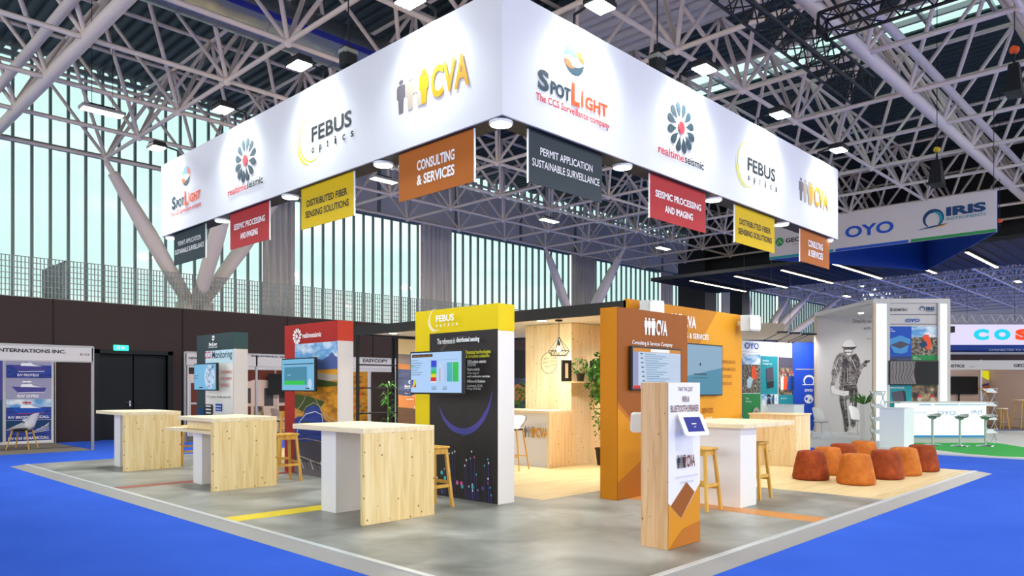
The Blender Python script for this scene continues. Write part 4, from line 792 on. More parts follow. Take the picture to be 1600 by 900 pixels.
# white wall speakers on the orange wall
for x,lb in ((10.3,'white angular speaker at the top left of the orange wall'),(13.75,'white angular speaker at the top right end of the orange wall')):
    t=thing('wall_speaker',lb,'speaker',(x,6.95,2.8),0,'white speakers on the orange wall'); MB().box(x-.03,x+.03,6.92,7.05,2.76,2.84,'white_plastic').build('bracket',t)
    mb=MB(); mb.prism([(x-.2,6.9),(x-.12,6.72),(x+.14,6.66),(x+.22,6.78),(x+.12,6.94)],2.64,2.95,'ball_white'); mb.prism([(x-.17,6.72),(x-.12,6.7),(x+.12,6.64),(x+.12,6.66)],2.67,2.92,'white_plastic'); mb.build('housing',t)
def sc_sky(a,u0,u1,z0,z1):
    a.rect(u0,u1,z0,z1,'screen_dim'); a.poly([(u0,z0),(u0,z0+.3),(u1,z0+.5),(u1,z0)],'s_teal'); a.disc(u0+.72,z0+.55,.03,.03,'s_ink',12); a.rect(u0+.5,u0+.95,z0+.36,z0+.38,'s_ink'); a.rect(u0+.45,u0+1.0,z0+.3,z0+.31,'s_ink')
monY('large bluish screen on the orange wall behind the orange tower',11.35,12.93,6.95,1.38,2.33,7.04,sc_sky)
# wooden counter with white block at the stand's back edge
t=thing('demo_counter','pale wooden counter left of the poufs','counter',(14.1,6.3,.036)); MB().bbox(13.82,14.5,5.92,6.85,.036,1.0,'spruce_wall').build('body',t); MB().bbox(13.8,14.52,5.9,6.87,1.0,1.03,'spruce_flat').build('worktop',t)
# ================================================================== LEFT: SHELL STANDS
def shell(name,label,x0,x1,y0,y1,title,sub,side=(0,0),posts=None,titlex=None,wallm='paper_white'):
    t=thing(name,label,'exhibition booth',((x0+x1)/2,(y0+y1)/2,0))
    for x,y in [(x,y0) for x in (posts or (x0,x1))]+([(x0,y1),(x1,y1)] if len(title)<2 or title[0][0]!='NEWTON' else []): MB().bbox(x-.03,x+.03,y-.03,y+.03,0,2.52,'alu').build('post',t)
    mb=MB(); mb.box(x0,x1,y0-.03,y0,2.16,2.48,'paper_grey'); mb.box(x0,x1,y0-.035,y0+.01,2.48,2.53,'alu'); mb.box(x0,x1,y0-.035,y0+.01,2.13,2.16,'alu')
    mb.build('name_board',t)
    mb=MB(); mb.box(x0+(1.0 if len(title)==2 and title[0][0]=='NEWTON' else 0),x1,y1-.03,y1,.02,2.45,wallm); 
    if side[0]: mb.box(x0-.02,x0+.01,y0,y1,.02,2.45,wallm)
    if side[1]: mb.box(x1-.01,x1+.02,y0,y1,.02,2.45,wallm)
    mb.build('wall_panel',t); MB().box(x0,x1,y0,y1,.0,.012,'carpet_grey').build('floor_carpet',t)
    a=artY(y0-.032)
    for (s_,x0_,y0_,x1_,y1_,m_) in title: a.ptext(s_,x0_,y0_,x1_,y1_,m_,.03)
    a.build('lettering',t); return t
t=shell('exhibition_booth','grey framed booth with ship posters and white armchairs, left edge',1.6,5.87,19.9,23.1,[('NTERNATIONS INC.',-2,543.5,103,552.5,'ink_dark'),('B104',125,552,140,556,'ink_grey')],'')
a=artY(23.06); x0,x1=4.74,5.78
a.rect(x0,x1,.05,2.42,'ink_white')
for k,(s_,sea,sky_) in enumerate((('R/V MISS EMMA MCCALL','ink_navy','lake'),('R/V BROOKS MCCALL','lake','paper_white'),('R/V GYRE','print_mid','ink_grey'),('R/V PROTEUS','ink_violet','ink_navy'))):
    z=.1+k*.56; a.rect(x0,x1,z,z+.55,'lake' if k!=2 else 'ink_lilac'); a.rect(x0,x1,z+.34,z+.55,'clouds' if k==1 else ('ink_lilac' if k else 'ink_navy'))
    if k: 
        u=x0+.12; a.poly([(u,z+.33),(u+.8,z+.3),(u+.75,z+.18),(u+.15,z+.16)],'ink_blue' if k==1 else 'ink_violet'); a.poly([(u+.2,z+.32),(u+.22,z+.39),(u+.45,z+.4),(u+.5,z+.35),(u+.7,z+.31)],'ink_white'); a.rect(u+.32,u+.34,z+.4,z+.52,'ink_grey'); a.rect(u+.25,u+.45,z+.44,z+.48,'ink_red' if k==1 else 'ink_white')
        a.line([(u+.15,z+.165),(u+.75,z+.18)],.015,'ink_red' if k==1 else 'ink_white')
    else:
        for q in range(5): a.line([(x0+.5+q*.1,z+.2+q*.05),(x1-.05,z+.27+q*.05)],.012,'ink_white')
    a.text(s_,x0+.25 if len(s_)<12 else x0+.05,x1-.3 if len(s_)<12 else x1-.05,z+.04,z+.11,'ink_white',.02)
a.rect(3.5,4.66,.1,2.4,'ink_navy'); a.rect(3.5,4.66,1.2,2.4,'ink_violet'); a.build('ship_poster',t)
sc=shell_chair('armchair','white shell armchair with wooden legs before the ship posters',(4.74,21.4,.012),-2.14,seatz=.42); sc.scale=(1.25,1.25,1.1)
MB().bbox(-.18,.18,-.2,.14,.44,.475,'cabin_brown',.015).build('seat_cushion',sc,world=False)
shell_chair('armchair','white shell armchair cut by the left photo edge',(3.95,21.9,.012),1.2,seatz=.42)
t=shell('exhibition_booth','white booth with brown posters and television, behind the green and red towers',8.5,13.9,20.9,23.2,[('NEWTON',295,557.5,320,562,'ink_dark'),('PANTERRA GEOCONSULTANTS',393,555,508,561,'ink_dark')],'',(0,0),(8.5,10.6,13.9))
a=artY(23.16)
for u in (9.55,11.0,12.45): a.rect(u,u+1.4,.1,2.1,'paper_pink'); a.poly([(u,2.1),(u+1.4,2.1),(u+1.4,1.75),(u+.7,1.78),(u,1.6)],'ink_brown'); a.rect(u+.1,u+.55,1.0,1.5,'print_dark'); a.rect(u+.1,u+.55,.6,.9,'ink_brown'); a.rect(u+.65,u+1.0,.6,.9,'crowd'); a.rect(u+1.02,u+1.35,.9,1.5,'print_dark')
a.build('poster',t)
a=artY(20.95,base=.0); a.rect(8.62,9.1,.15,2.1,'paper_grey'); a.rect(8.68,9.05,1.1,1.65,'ink_brown'); a.rect(8.68,9.05,.65,1.05,'ink_brown'); a.rect(8.64,9.08,1.75,2.08,'paper_pink'); a.rect(8.62,8.9,1.9,2.08,'cabin_brown'); a.build('narrow_panel',t)
t=thing('television','dark television on the white booth wall, left of the red tower','television',(12.8,22.95,1.5)); MB().bbox(12.1,13.35,23.0,23.06,1.28,1.98,'black_metal',.01).build('housing',t); a=artY(22.998); a.rect(12.13,13.32,1.31,1.95,'s_black'); a.build('screen',t); MB().box(12.6,12.8,23.05,23.15,1.5,1.7,'black_metal').build('bracket',t)
t=thing('side_table','white side counter in the white booth, left of the red tower','counter',(13.1,21.9,.012)); MB().bbox(12.9,13.6,21.6,22.1,.012,1.0,'cool_white').build('body',t); MB().bbox(12.85,13.65,21.55,22.15,1.0,1.03,'white_paint').build('worktop',t)
shell_chair('visitor_chair','cream chair in the white booth between the green and red towers',(11.9,21.9,.012),.4,col='paper_pink',arm=False)
t=shell('exhibition_booth','white booth with an orange map poster, between the red and yellow towers',13.95,17.5,20.9,23.2,[('EASYCOPY',567,560.5,606,567,'ink_dark')],'',(0,1),(13.95,17.5))
a=artY(23.16); a.rect(15.0,16.15,.1,2.1,'green_field'); a.text('EasyCore',15.3,15.95,1.85,1.95,'ink_brown',.02); a.text('Imaging',15.4,15.95,1.68,1.78,'ink_brown',.02)
for k in range(5): a.disc(15.4+.13*k,.5+.25*k,.08,.07,'ink_orange'); a.disc(15.9-.08*k,.6+.22*k,.06,.05,'ink_grey')
a.rect(16.3,17.4,.1,2.1,'cabin_brown'); a.build('poster',t)
# round tall chair behind the middle table, yellow wooden
t=thing('high_chair','yellow wooden high chair with back rail, beyond the middle table','chair',(7.3,12.9,.036)); x,y=7.35,12.95
MB().bbox(x-.2,x+.2,y-.2,y+.2,.73,.76,'oak',.01).build('seat',t)
for sx in (-1,1):
    MB().beam((x+sx*.17,y-.17,.74),(x+sx*.2,y-.2,.036),.035,.035,'oak',up=(0,1,0)).build('leg',t); MB().beam((x+sx*.17,y+.17,1.05),(x+sx*.2,y+.2,.036),.035,.035,'oak',up=(0,1,0)).build('leg',t)
MB().box(x-.2,x+.2,y+.16,y+.19,.95,1.08,'oak').build('backrest',t); MB().box(x-.19,x+.19,y-.2,y-.17,.28,.32,'oak').build('footrest',t)
# ================================================================== RIGHT: NEIGHBOUR STAND (turned 45 degrees)
def cw(l,d): p=CAMF@Vector((l,d,0)); return (p.x,p.y)
t=thing('neighbour_platform','pale grey platform of the stand with the glowing counter','platform',(24,6,0))
MB().prism([(18.8,-3),(18.8,13),cw(4.5,25.9),cw(20,25.6),cw(20,24.4),cw(16,20.5),cw(15.3,11.4)][0:5]+[cw(18,20)],.0,.03,'ramp_light').build('deck',t)
def gp(x,y,h=.03):
    dd=(EYE-h)*FPX/(y-YH); return cw((x-800)/FPX*dd,dd)
MB().prism([gp(*p) for p in ((1418,692),(1440,699),(1470,704),(1510,709),(1560,713),(1640,716),(1640,706),(1600,699),(1570,694),(1541,691),(1480,690))],.03,.034,'green_carpet').build('green_inlay',t,'bright green curved carpet inlay')
# tower with light columns and canopy
t=camthing('display_canopy','tall grey display canopy with two glowing white columns','display tower',11.2,22.5,.03)
C=lambda: MB(CAMF)
mb=C(); mb.box(10.15,12.32,20.86,24.95,3.9,4.02,'paper_grey'); mb.box(10.15,10.23,20.86,20.94,.03,3.9,'beige_wall'); mb.box(12.24,12.32,20.86,20.94,.03,3.9,'paper_grey'); mb.box(10.15,10.21,24.85,24.95,.03,3.9,'beige_wall'); mb.box(10.54,10.62,20.86,20.94,.03,3.9,'paper_grey'); mb.box(11.97,12.03,20.86,20.94,.03,3.9,'paper_grey'); mb.build('frame',t)
C().box(10.23,10.54,20.88,21.1,.03,3.88,'glow_panel').build('light_column',t); C().box(12.03,12.24,20.88,21.1,.03,3.88,'glow_panel').build('light_column',t)
C().box(10.62,11.97,20.92,21.0,.03,3.9,'paper_grey').build('display_panel',t)
C().box(10.21,13.3,24.85,24.93,.03,3.88,'paper_grey').build('back_wall',t)
C().box(10.2,12.3,20.95,24.85,3.86,3.9,'paper_grey').build('ceiling_panel',t)
mb=C(); mb.lathe([(.07,3.835),(.07,3.86)],(10.95,23.3,0),'led_white',16); mb.build('downlight',t)
l_=cw(10.95,23.3); spot('canopy_light',(l_[0],l_[1],3.8),(*cw(11.1,24.6),0),90,120,.08,(1,.97,.95),blend=1)
a=artC(0,20.92); pr=a.prect
pr(1386,510,1424,557,'ink_blue'); pr(1386,557,1424,602,'sunset_sea'); pr(1424,510,1466,555,'rubble'); pr(1424,510,1466,527,'clouds'); pr(1424,555,1466,602,'ink_green'); pr(1386,602,1424,640,'ink_teal'); pr(1424,602,1466,640,'crowd'); pr(1386,491,1466,492,'ink_grey'); pr(1386,506,1466,507,'ink_grey')
a.ppoly([(1389,530),(1407,524),(1422,530),(1422,537),(1389,540)],'ink_skyblue'); a.ppoly([(1391,540),(1420,537),(1417,550),(1408,553),(1396,551)],'ink_skyblue'); a.ppoly([(1391,539),(1407,533),(1421,538),(1406,545)],'rock')
a.ppoly([(1440,528),(1444,523),(1450,523),(1453,529),(1456,540),(1450,548),(1443,540),(1446,534)],'ink_orange'); a.ppoly([(1436,536),(1446,533),(1449,540),(1440,544)],'ink_navy')
a.ppoly([(1393,613),(1410,610),(1413,630),(1396,633)],'rock'); a.ppoly([(1410,610),(1414,612),(1416,630),(1413,631)],'ink_dark')
for x in (1436,1456): a.ppoly([(x-7,640),(x-6,630),(x,627),(x+6,630),(x+7,640)],'ink_blue' if x>1440 else 'ink_teal'); a.disc(*a.px(x,623),.06,.075,'ink_beige'); a.ppoly([(x-4,621),(x,616),(x+4,621)],'ink_red')
a.ptext('Marine',1387,513,1394,515,'ink_white'); a.ptext('Seismology',1387,516,1398,519,'ink_white'); a.ptext('Land',1426,557,1432,559,'ink_white'); a.ptext('Seismology',1426,560,1438,562,'ink_white'); a.ptext('Geotechnical instruments',1387,604,1412,607,'ink_white')
a.disc(*a.px(1391,484),.05,.05,'ink_grey'); a.ptext('GEOMETRICS',1395,482,1417,486,'ink_dark',.02); a.arc(*a.px(1440,483),.065,-50,230,.01,.03,'ink_navy'); a.ptext('IRIS',1446,479.5,1459,485.5,'ink_navy',.04); a.ptext('OYO',1414,498,1436,503.5,'ink_blue',.04); a.ptext('INSTRUMENTS',1446,486.5,1459,488,'ink_navy'); a.build('graphics',t)
a=artC(0,24.85); 
J='photo_dark'; K='photo_mid'; LT='paper_white'
a.ppoly([(1314,540),(1317,539),(1320,533),(1325,530.5),(1330,531),(1333,534),(1335,539),(1339,541),(1333,544),(1318,544)],LT); a.ppoly([(1314,540.5),(1320,542),(1332,542),(1339,541),(1335,546),(1319,547)],J)
a.ppoly([(1318,546),(1333,545),(1333,551),(1329,556),(1322,556),(1318,551)],K); a.ppoly([(1320,547),(1331,547),(1331,549.5),(1320,549.5)],LT); a.ppoly([(1322,552),(1330,551),(1328,555),(1324,555)],LT)
a.ppoly([(1313,551),(1319,551),(1324,557),(1330,554),(1337,552),(1341,560),(1345,570),(1351,566),(1353,569),(1347,577),(1343,583),(1341,592),(1338,603),(1314,604),(1311,598),(1312,580),(1308,590),(1303,604),(1299,611),(1297,604),(1300,594),(1299,582),(1303,565),(1307,556)],K)
a.ppoly([(1317,554),(1323,559),(1327,571),(1326,600),(1314,602),(1315,575)],J); a.ppoly([(1330,556),(1338,553),(1343,562),(1342,578),(1338,590),(1330,584)],J); a.ppoly([(1346,569),(1352,563),(1359,562.5),(1359,565),(1353,569),(1355,572),(1349,574)],J); a.ppoly([(1336,589),(1346,580),(1341,592),(1338,600)],J)
a.ppoly([(1311,603),(1338,601),(1340,612),(1339,630),(1336,652),(1337,664),(1333,669),(1329,664),(1329,640),(1327,620),(1322,626),(1324,645),(1326,664),(1325,672),(1321,676),(1319,668),(1317,650),(1312,628)],J)
a.ppoly([(1297,604),(1303,602),(1304,607),(1318,611),(1326,611),(1326,617),(1318,619),(1300,615)],LT); a.ppoly([(1328,632),(1331,628),(1330,650),(1328,655)],LT)
for p in (((1303,570),(1309,588)),((1301,590),(1306,594)),((1331,562),(1337,576)),((1317,606),(1320,640)),((1324,575),(1324,598)),((1334,610),(1333,645)),((1309,560),(1306,572))): a.pline(p,.02,'paper_grey')
a.ptext('Simplify your site work',1332,499,1395,506,J,.0); a.ptext('with our solutions',1349,510,1395,515,J,.0); a.ptext('seismic',1353,528,1363,530,J); a.build('portrait_print',t,'grey portrait of a person in work jacket and hat')
t=camthing('television','television with grey rock pattern on the display canopy','television',11.3,20.8,1.6); C().box(10.58,11.95,20.8,20.88,1.6,2.28,'black_metal').build('housing',t); C().box(11.1,11.4,20.88,20.93,1.8,2.0,'black_metal').build('bracket',t)
a=artC(0,20.8); a.rect(10.6,11.93,1.62,2.26,'s_black'); a.poly([(10.6,1.62),(11.32,1.62),(11.26,1.9),(11.3,2.26),(10.6,2.26)],'print_mid')
for k in range(7): u=10.66+k*.09; a.line([(u+.02,2.25),(u-.01+.02*k,2.1),(u+.02,1.95),(u+.0-.01*k,1.8),(u+.04,1.63)],.012,'ink_dark')
a.rect(10.6,11.93,2.255,2.26,'print_mid'); a.build('screen',t)
# glowing counter
t=camthing('glowing_counter','glowing white bar counter with company lettering on green carpet','counter',11.7,20.2,.034)
C().box(10.66,12.76,20.02,20.6,.034,.2,'paper_grey').build('plinth',t); C().bbox(10.62,12.76,19.97,20.62,.2,1.1,'glow_panel').build('light_box',t); C().bbox(10.4,12.8,19.9,20.7,1.1,1.14,'paper_white').build('worktop',t)
a=artC(0,19.97); a.prect(1436,632,1455,633.2,'glow_blue'); a.prect(1460,632,1498,633.2,'glow_print'); a.prect(1500,632,1540,633,'glow_print'); a.ptext('OYO',1465,642,1493,648,'glow_blue',.0); a.ptext('IRIS',1518,641,1535,646,'s_teal'); a.ptext('GEOMETRICS',1428,643,1449,646,'s_lilac'); a.prect(1425,680,1541,683.5,'glow_blue'); a.build('lettering',t)
# white display blocks
t=thing('white_block','plain white display block behind the orange poufs','display block',(20,6,.03)); MB().bbox(19.72,20.5,5.75,6.32,.03,1.0,'cool_white').build('body',t); MB().bbox(19.70,20.52,5.73,6.34,1.0,1.02,'white_paint').build('worktop',t)
c_=cw(8.3,22.0); t=thing('white_block','plain white display block behind the pale wooden counter','display block',(c_[0],c_[1],.03)); x,y=c_; MB().bbox(x-.45,x+.25,y-.25,y+.55,.03,1.0,'cool_white').build('body',t); MB().bbox(x-.47,x+.27,y-.27,y+.57,1.0,1.02,'white_paint').build('worktop',t)
# poster wall and blue wall with door
A=Vector((*cw(6.9,23.7),0)); B=Vector((*cw(9.7,25.7),0)); rr=(B-A).normalized(); rz=math.atan2(rr.y,rr.x)
t=thing('poster_wall','white topped poster wall with field photos and green tiles','poster wall',tuple(A+Vector((0,0,.03))),rz); W_=(B-A).length
mb=MB(); mb.box(0,W_,0,.1,0,3.02,'white_paint'); mb.build('panel',t,world=False)
a=Art(tuple(A),tuple(rr)); q=a.prect
q(1150,560,1160,640,'ink_blue'); q(1150,612,1160,652,'sunset_sea'); q(1160,556,1188,614,'rubble'); q(1160,553,1188,570,'clouds'); q(1188,556,1215,616,'ink_teal'); q(1216,558,1240,617,'crowd'); q(1216,558,1240,575,'rock'); q(1160,615,1188,668,'ink_green'); q(1189,616,1214,669,'clouds'); q(1216,617,1240,669,'ink_teal'); q(1160,668,1240,676,'ink_green')
a.prect(1154,549.5,1196,551,'ink_blue'); a.prect(1198,552,1240,553.5,'ink_teal'); a.ptext('OYO',1163,535,1185,546,'ink_blue',.02); a.arc(*a.px(1213,544),.12,60,280,.01,.04,'ink_lilac'); a.ptext('IRIS',1217,540,1230,546,'ink_lilac',.0)
a.ppoly([(1173,578),(1175,572),(1179,572),(1181,582),(1182,592),(1177,594),(1174,590)],'ink_orange'); a.ppoly([(1166,594),(1171,588),(1176,592),(1172,606),(1167,606)],'ink_lightblue'); a.ppoly([(1196,576),(1207,573),(1208,594),(1197,596)],'rock'); a.ppoly([(1197,597),(1208,595),(1208,605),(1198,607)],'ink_dark'); a.ppoly([(1190,568),(1190,568),(1190,569)],'ink_white')
for x,m_ in ((1222,'ink_white'),(1226,'ink_orange'),(1233,'ink_blue'),(1237,'ink_navy')): a.ppoly([(x-3,610),(x-3,592),(x,586),(x+3,592),(x+3,608)],m_); a.disc(*a.px(x,585),.05,.06,'ink_beige'); a.ppoly([(x-2,584),(x,580),(x+2,584)],'ink_red')
a.ppoly([(1196,660),(1197,632),(1199,622),(1201,622),(1203,632),(1204,660)],'ink_dark'); a.ppoly([(1196,620),(1200,615),(1204,620)],'ink_dark'); a.ppoly([(1205,660),(1206,617),(1208,617),(1208,660)],'rock')
a.disc(*a.px(1180,648),.2,.25,'ink_beige'); a.disc(*a.px(1180,650),.12,.16,'ink_brown'); a.ptext('Borehole',1190,562,1199,565,'ink_white'); a.ptext('logging',1190,567,1204,570,'ink_white'); a.ptext('Trial',1163,621,1168,624,'ink_white'); a.ptext('mining',1163,626,1172,629,'ink_white'); a.ptext('Geophysics',1218,621,1228,624,'ink_white'); a.build('graphics',t)
t=camthing('blue_wall','saturated blue wall with white logos and a flush door','display wall',10.3,25.75,.03)
C().box(9.72,10.95,25.7,25.8,.03,3.08,'oyo_blue').build('panel',t); mb=C(); mb.box(9.8,10.72,25.69,25.7,.1,2.2,'oyo_blue'); mb.build('door',t)
a=artC(0,25.69); a.pline([(1243,577),(1284,577)],.03,'ink_beige'); a.pline([(1285,577),(1285,674)],.06,'ink_navy'); a.arc(*a.px(1264,595),.17,-50,230,.02,.07,'ink_white'); a.pline([(1254,601),(1274,601)],.03,'ink_white'); a.ptext('OYO',1257,608,1270,612,'ink_white',.05); a.disc(*a.px(1263.5,623.5),.155,.155,'ink_white'); a.disc(*a.px(1260,623),.04,.06,'oyo_blue'); a.disc(*a.px(1266,626),.03,.05,'oyo_blue'); a.pline([(1283,620),(1283,646)],.02,'ink_navy'); a.build('logo',t)
for k,(l,d,lb) in enumerate(((8.4,24.6,'black arm spotlight nearest the orange wall, above the poster wall'),(8.95,25.0,'middle black arm spotlight above the poster wall'),(9.5,25.4,'black arm spotlight above the poster wall end'),(9.72,25.55,'black arm spotlight above the blue wall'))):
    t=camthing('arm_spotlight',lb,'lamp',l,d,3.05,'black arm spotlights on the turned stand'); mb=C(); mb.tube((l,d+.1,3.05),(l,d+.1,3.12),.02,'black_metal',6); mb.tube((l,d+.1,3.1),(l+.25,d-.75,3.3),.012,'black_metal',6); mb.build('arm',t); mb=C(); mb.box(l+.12,l+.42,d-.86,d-.7,3.27,3.32,'black_metal'); mb.build('head',t)
    p=cw(l+.25,d-.8); spot('arm_light',(p[0],p[1],3.24),(*cw(l+.25,d+.3),2.2),45,120,.05,(.95,.97,1),blend=.9)
t=camthing('hanging_box','cream hanging ceiling box behind the poster wall','canopy',9.8,28,3.1); mb=C(); mb.box(8.3,9.9,27,28.5,3.25,3.85,'beige_wall'); mb.box(9.9,11.5,27.6,29,3.15,3.5,'beige_wall'); mb.build('fabric',t); mb=C()
for l,d in ((8.6,27.5),(9.6,27.5),(10.6,28.3)): mb.tube((l,d,3.5),(l,d,ZB),.008,'black_metal',5)
mb.build('wire',t)
# literature racks
for l,d,h,lb in ((9.95,20.2,1.42,'folding zigzag brochure rack left of the white block'),(13.05,20.3,1.5,'folding zigzag brochure rack right of the glowing counter')):
    t=camthing('brochure_rack',lb,'brochure rack',l,d,.03,'zigzag brochure racks'); n=4; sh=(h-.03)/n
    for sx in (-.14,.14):
        mb=C()
        for k in range(n):
            z=.03+k*sh; mb.tube((l+sx,d-.14,z),(l+sx,d+.14,z+sh),.011,'chrome',6); mb.tube((l+sx,d+.14,z),(l+sx,d-.14,z+sh),.011,'chrome',6)
        mb.build('folding_frame',t)
    for k in range(1,n+1): z=.03+k*sh; mb=C(); mb.obox((l,d-.02,z-.06),(.14,0,0),(0,.11,.05),(0,0,.006),'cool_white'); mb.tube((l-.14,d-.14,z),(l+.14,d-.14,z),.01,'chrome',6); mb.build('tray',t)
# pedestal stools
ps=camthing('pedestal_stool','','stool',10.93,19.3,.034,'pale moulded stools at the glowing counter')
mb=MB(); vs=[];fs=[];nu,nv=20,6
for j in range(nv+1):
    r=.21*j/nv
    for i in range(nu): q=2*PI*i/nu; vs.append((r*math.cos(q),r*.85*math.sin(q),.77+.05*(j/nv)**2*math.cos(q)**2+.02*(j/nv)*math.sin(q)))
for j in range(nv):
    for i in range(nu): fs.append((j*nu+i,j*nu+(i+1)%nu,(j+1)*nu+(i+1)%nu,(j+1)*nu+i))
mb.add(vs,fs,'stool_green',True); n=len(vs); mb.add([(x*.97,y*.97,z-.09 if abs(x)+abs(y)<.12 else z-.035) for x,y,z in vs],[f[::-1] for f in fs],'stool_green',True); mb.build('seat',ps,world=False)
MB().tube((0,0,.02),(0,0,.74),.028,'stool_green',12).build('column',ps,world=False); MB().lathe([(.21,0),(.2,.015),(.03,.03)],(0,0,0),'chrome',28).build('base',ps,world=False)
for k,(l,d,lb) in enumerate(((10.93,19.3,'pale moulded pedestal stool nearest the white block'),(11.42,18.93,'middle pale moulded pedestal stool at the glowing counter'),(12.07,18.93,'pale moulded pedestal stool at the counter end beside the rack'))):
    x,y=cw(l,d)
    if k==0: ps['label']=lb
    else: dup(ps,(x,y,.034),None,lb)
for l,d,rz_,lb in ((11.0,23.6,.5,'white chair before the grey portrait wall'),(8.05,23.2,.1,'white chair before the poster wall'),(9.35,22.4,1.9,'white chair seen from the side before the blue wall')):
    x,y=cw(l,d); shell_chair('visitor_chair',lb,(x,y,.03),-TH+rz_,legm='chrome',arm=False,grp='white chairs of the turned stand',back=.42)
t=camthing('orchid_planter','white planter column with a dark leafed plant beside the glowing column','plant',9.75,21.2,.03); C().bbox(10.0,10.2,21.05,21.35,.03,1.05,'paper_white').build('planter',t); mb=C(); rn=random.Random(8)
for k in range(26):
    q=rn.uniform(0,6.3); d_=Vector((math.cos(q),math.sin(q)*.6,rn.uniform(.4,1.4))).normalized(); p=Vector((10.05,21.2,1.03)); s_=Vector((-math.sin(q),math.cos(q),0)); L_=rn.uniform(.35,.7)
    mb.add([p,p+d_*L_*.5+s_*.035,p+d_*L_+Vector((0,0,-.06)),p+d_*L_*.5-s_*.035],[(0,1,2,3)],'foliage')
mb.build('foliage',t)
# triangular hanging sign
t=thing('hanging_sign','triangular hanging sign, grey outside and blue inside, behind the banner','sign',(21,6.6,5.11))
MB().box(20,20.04,3.88,9.32,5.11,6.07,'paper_grey').build('front_panel',t)
def slab(p,q,z0,z1,th,m1):
    p=Vector((*p,0));q=Vector((*q,0));mb=MB(); d=(q-p); n_=d.normalized().cross(Vector((0,0,1)))*th/2; mb.obox((p+q)/2+Vector((0,0,(z0+z1)/2)),d/2,n_,(0,0,(z1-z0)/2),m1); return mb
slab((20.05,3.88),(25.2,6.7),5.11,6.07,.04,'sign_blue').build('side_panel',t,'dark blue inner face'); slab((20.05,9.32),(25.2,6.7),5.11,6.07,.04,'sign_blue').build('side_panel',t,'dark blue inner face')
mb=MB()
for x,y in ((20.1,3.95),(20.1,9.2),(25.1,6.7)): mb.tube((x,y,6.07),(x,y,ZB+.0),.008,'black_metal',5)
mb.build('wire',t)
a=artX(20); a.rect(-9.32,-7.55,5.11,5.18,'ink_teal'); a.rect(-7.5,-5.73,5.11,5.18,'ink_blue'); a.rect(-5.68,-3.88,5.11,5.18,'ink_green')
a.text('OYO',-7.25,-6.07,5.42,5.72,'ink_blue',.03); a.disc(-9.02,5.57,.12,.12,'ink_green'); a.line([(-9.1,5.5),(-9.02,5.62),(-8.95,5.52)],.02,'paper_grey'); a.text('GEOMETRICS',-8.85,-7.6,5.52,5.64,'ink_dark',.03); a.text('Sensing & Instruments',-8.65,-7.9,5.42,5.47,'ink_grey')
a.arc(-5.18,5.6,.2,-55,235,.02,.09,'ink_navy'); a.arc(-5.18,5.6,.17,-55,90,.01,.07,'ink_teal'); a.poly([(-5.55,5.38),(-5.2,5.44),(-4.85,5.46),(-5.15,5.40)],'ink_navy'); a.poly([(-5.2,5.40),(-4.9,5.44),(-4.82,5.47),(-4.95,5.40)],'ink_gold'); a.text('IRIS',-4.9,-4.08,5.62,5.84,'ink_navy',.05); a.text('INSTRUMENTS',-4.9,-4.08,5.52,5.59,'ink_teal'); a.build('logo',t)
# far right booths
t=camthing('exhibition_booth','grey framed booth row with pink walls and dark floor, right edge','exhibition booth',18,28,0)
for l in (13.4,16.92,20.5): C().bbox(l-.03,l+.03,26.77,26.83,0,2.52,'alu').build('post',t)
C().box(13.4,22,26.76,26.8,2.16,2.5,'paper_grey').build('name_board',t); mb=C(); mb.box(13.4,22,29.5,29.55,.02,2.45,'paper_pink'); mb.box(18.95,19.0,26.8,29.5,.02,2.45,'paper_pink'); mb.build('wall_panel',t); C().box(13.4,22,26.5,29.5,0,.012,'carpet_grey').build('floor_carpet',t)
a=artC(0,26.755); a.ptext('EXPERT LOGISTICS',1440,569.5,1507,574,'ink_dark',.03); a.ptext('C102',1516,572,1522,574,'ink_grey'); a.ptext('GEOSOFT',1584,568.5,1622,573.5,'ink_dark',.03); a.build('lettering',t)
a=artC(0,29.5)
a.ppoly([(1531,583),(1536,579),(1552,580),(1562,586),(1556,592),(1545,594),(1536,590)],'s_yellow'); a.ppoly([(1546,579),(1562,582),(1560,588),(1550,585)],'ink_skyblue'); a.ppoly([(1545,591),(1552,586),(1556,591),(1550,595)],'ink_orange')
a.ppoly([(1527,608),(1535,599),(1550,599),(1563,606),(1560,616),(1548,618),(1534,613)],'ink_gold'); a.ppoly([(1533,606),(1546,603),(1558,607),(1548,611)],'ink_orange'); a.pline([(1530,604),(1545,600),(1560,607)],.08,'ink_violet'); a.ppoly([(1540,628),(1552,622),(1562,632),(1552,640),(1542,636)],'ink_gold'); a.ppoly([(1585,604),(1595,596),(1610,590),(1610,606),(1590,609)],'ink_gold'); a.ppoly([(1590,602),(1600,590),(1612,588),(1612,600)],'ink_violet'); a.pline([(1571,580),(1571,668)],.06,'alu'); a.build('map_print',t)
t=camthing('television','dark television in the pink walled booth','television',17.3,29.3,1.2); C().bbox(17.0,18.4,29.3,29.36,1.25,1.95,'black_metal').build('housing',t); a=artC(0,29.298); a.rect(17.03,18.37,1.28,1.92,'s_black'); a.build('screen',t); mb=C(); mb.tube((17.7,29.4,0),(17.7,29.4,1.3),.03,'black_metal'); mb.box(17.4,18,29.2,29.48,.012,.04,'black_metal'); mb.build('stand',t)
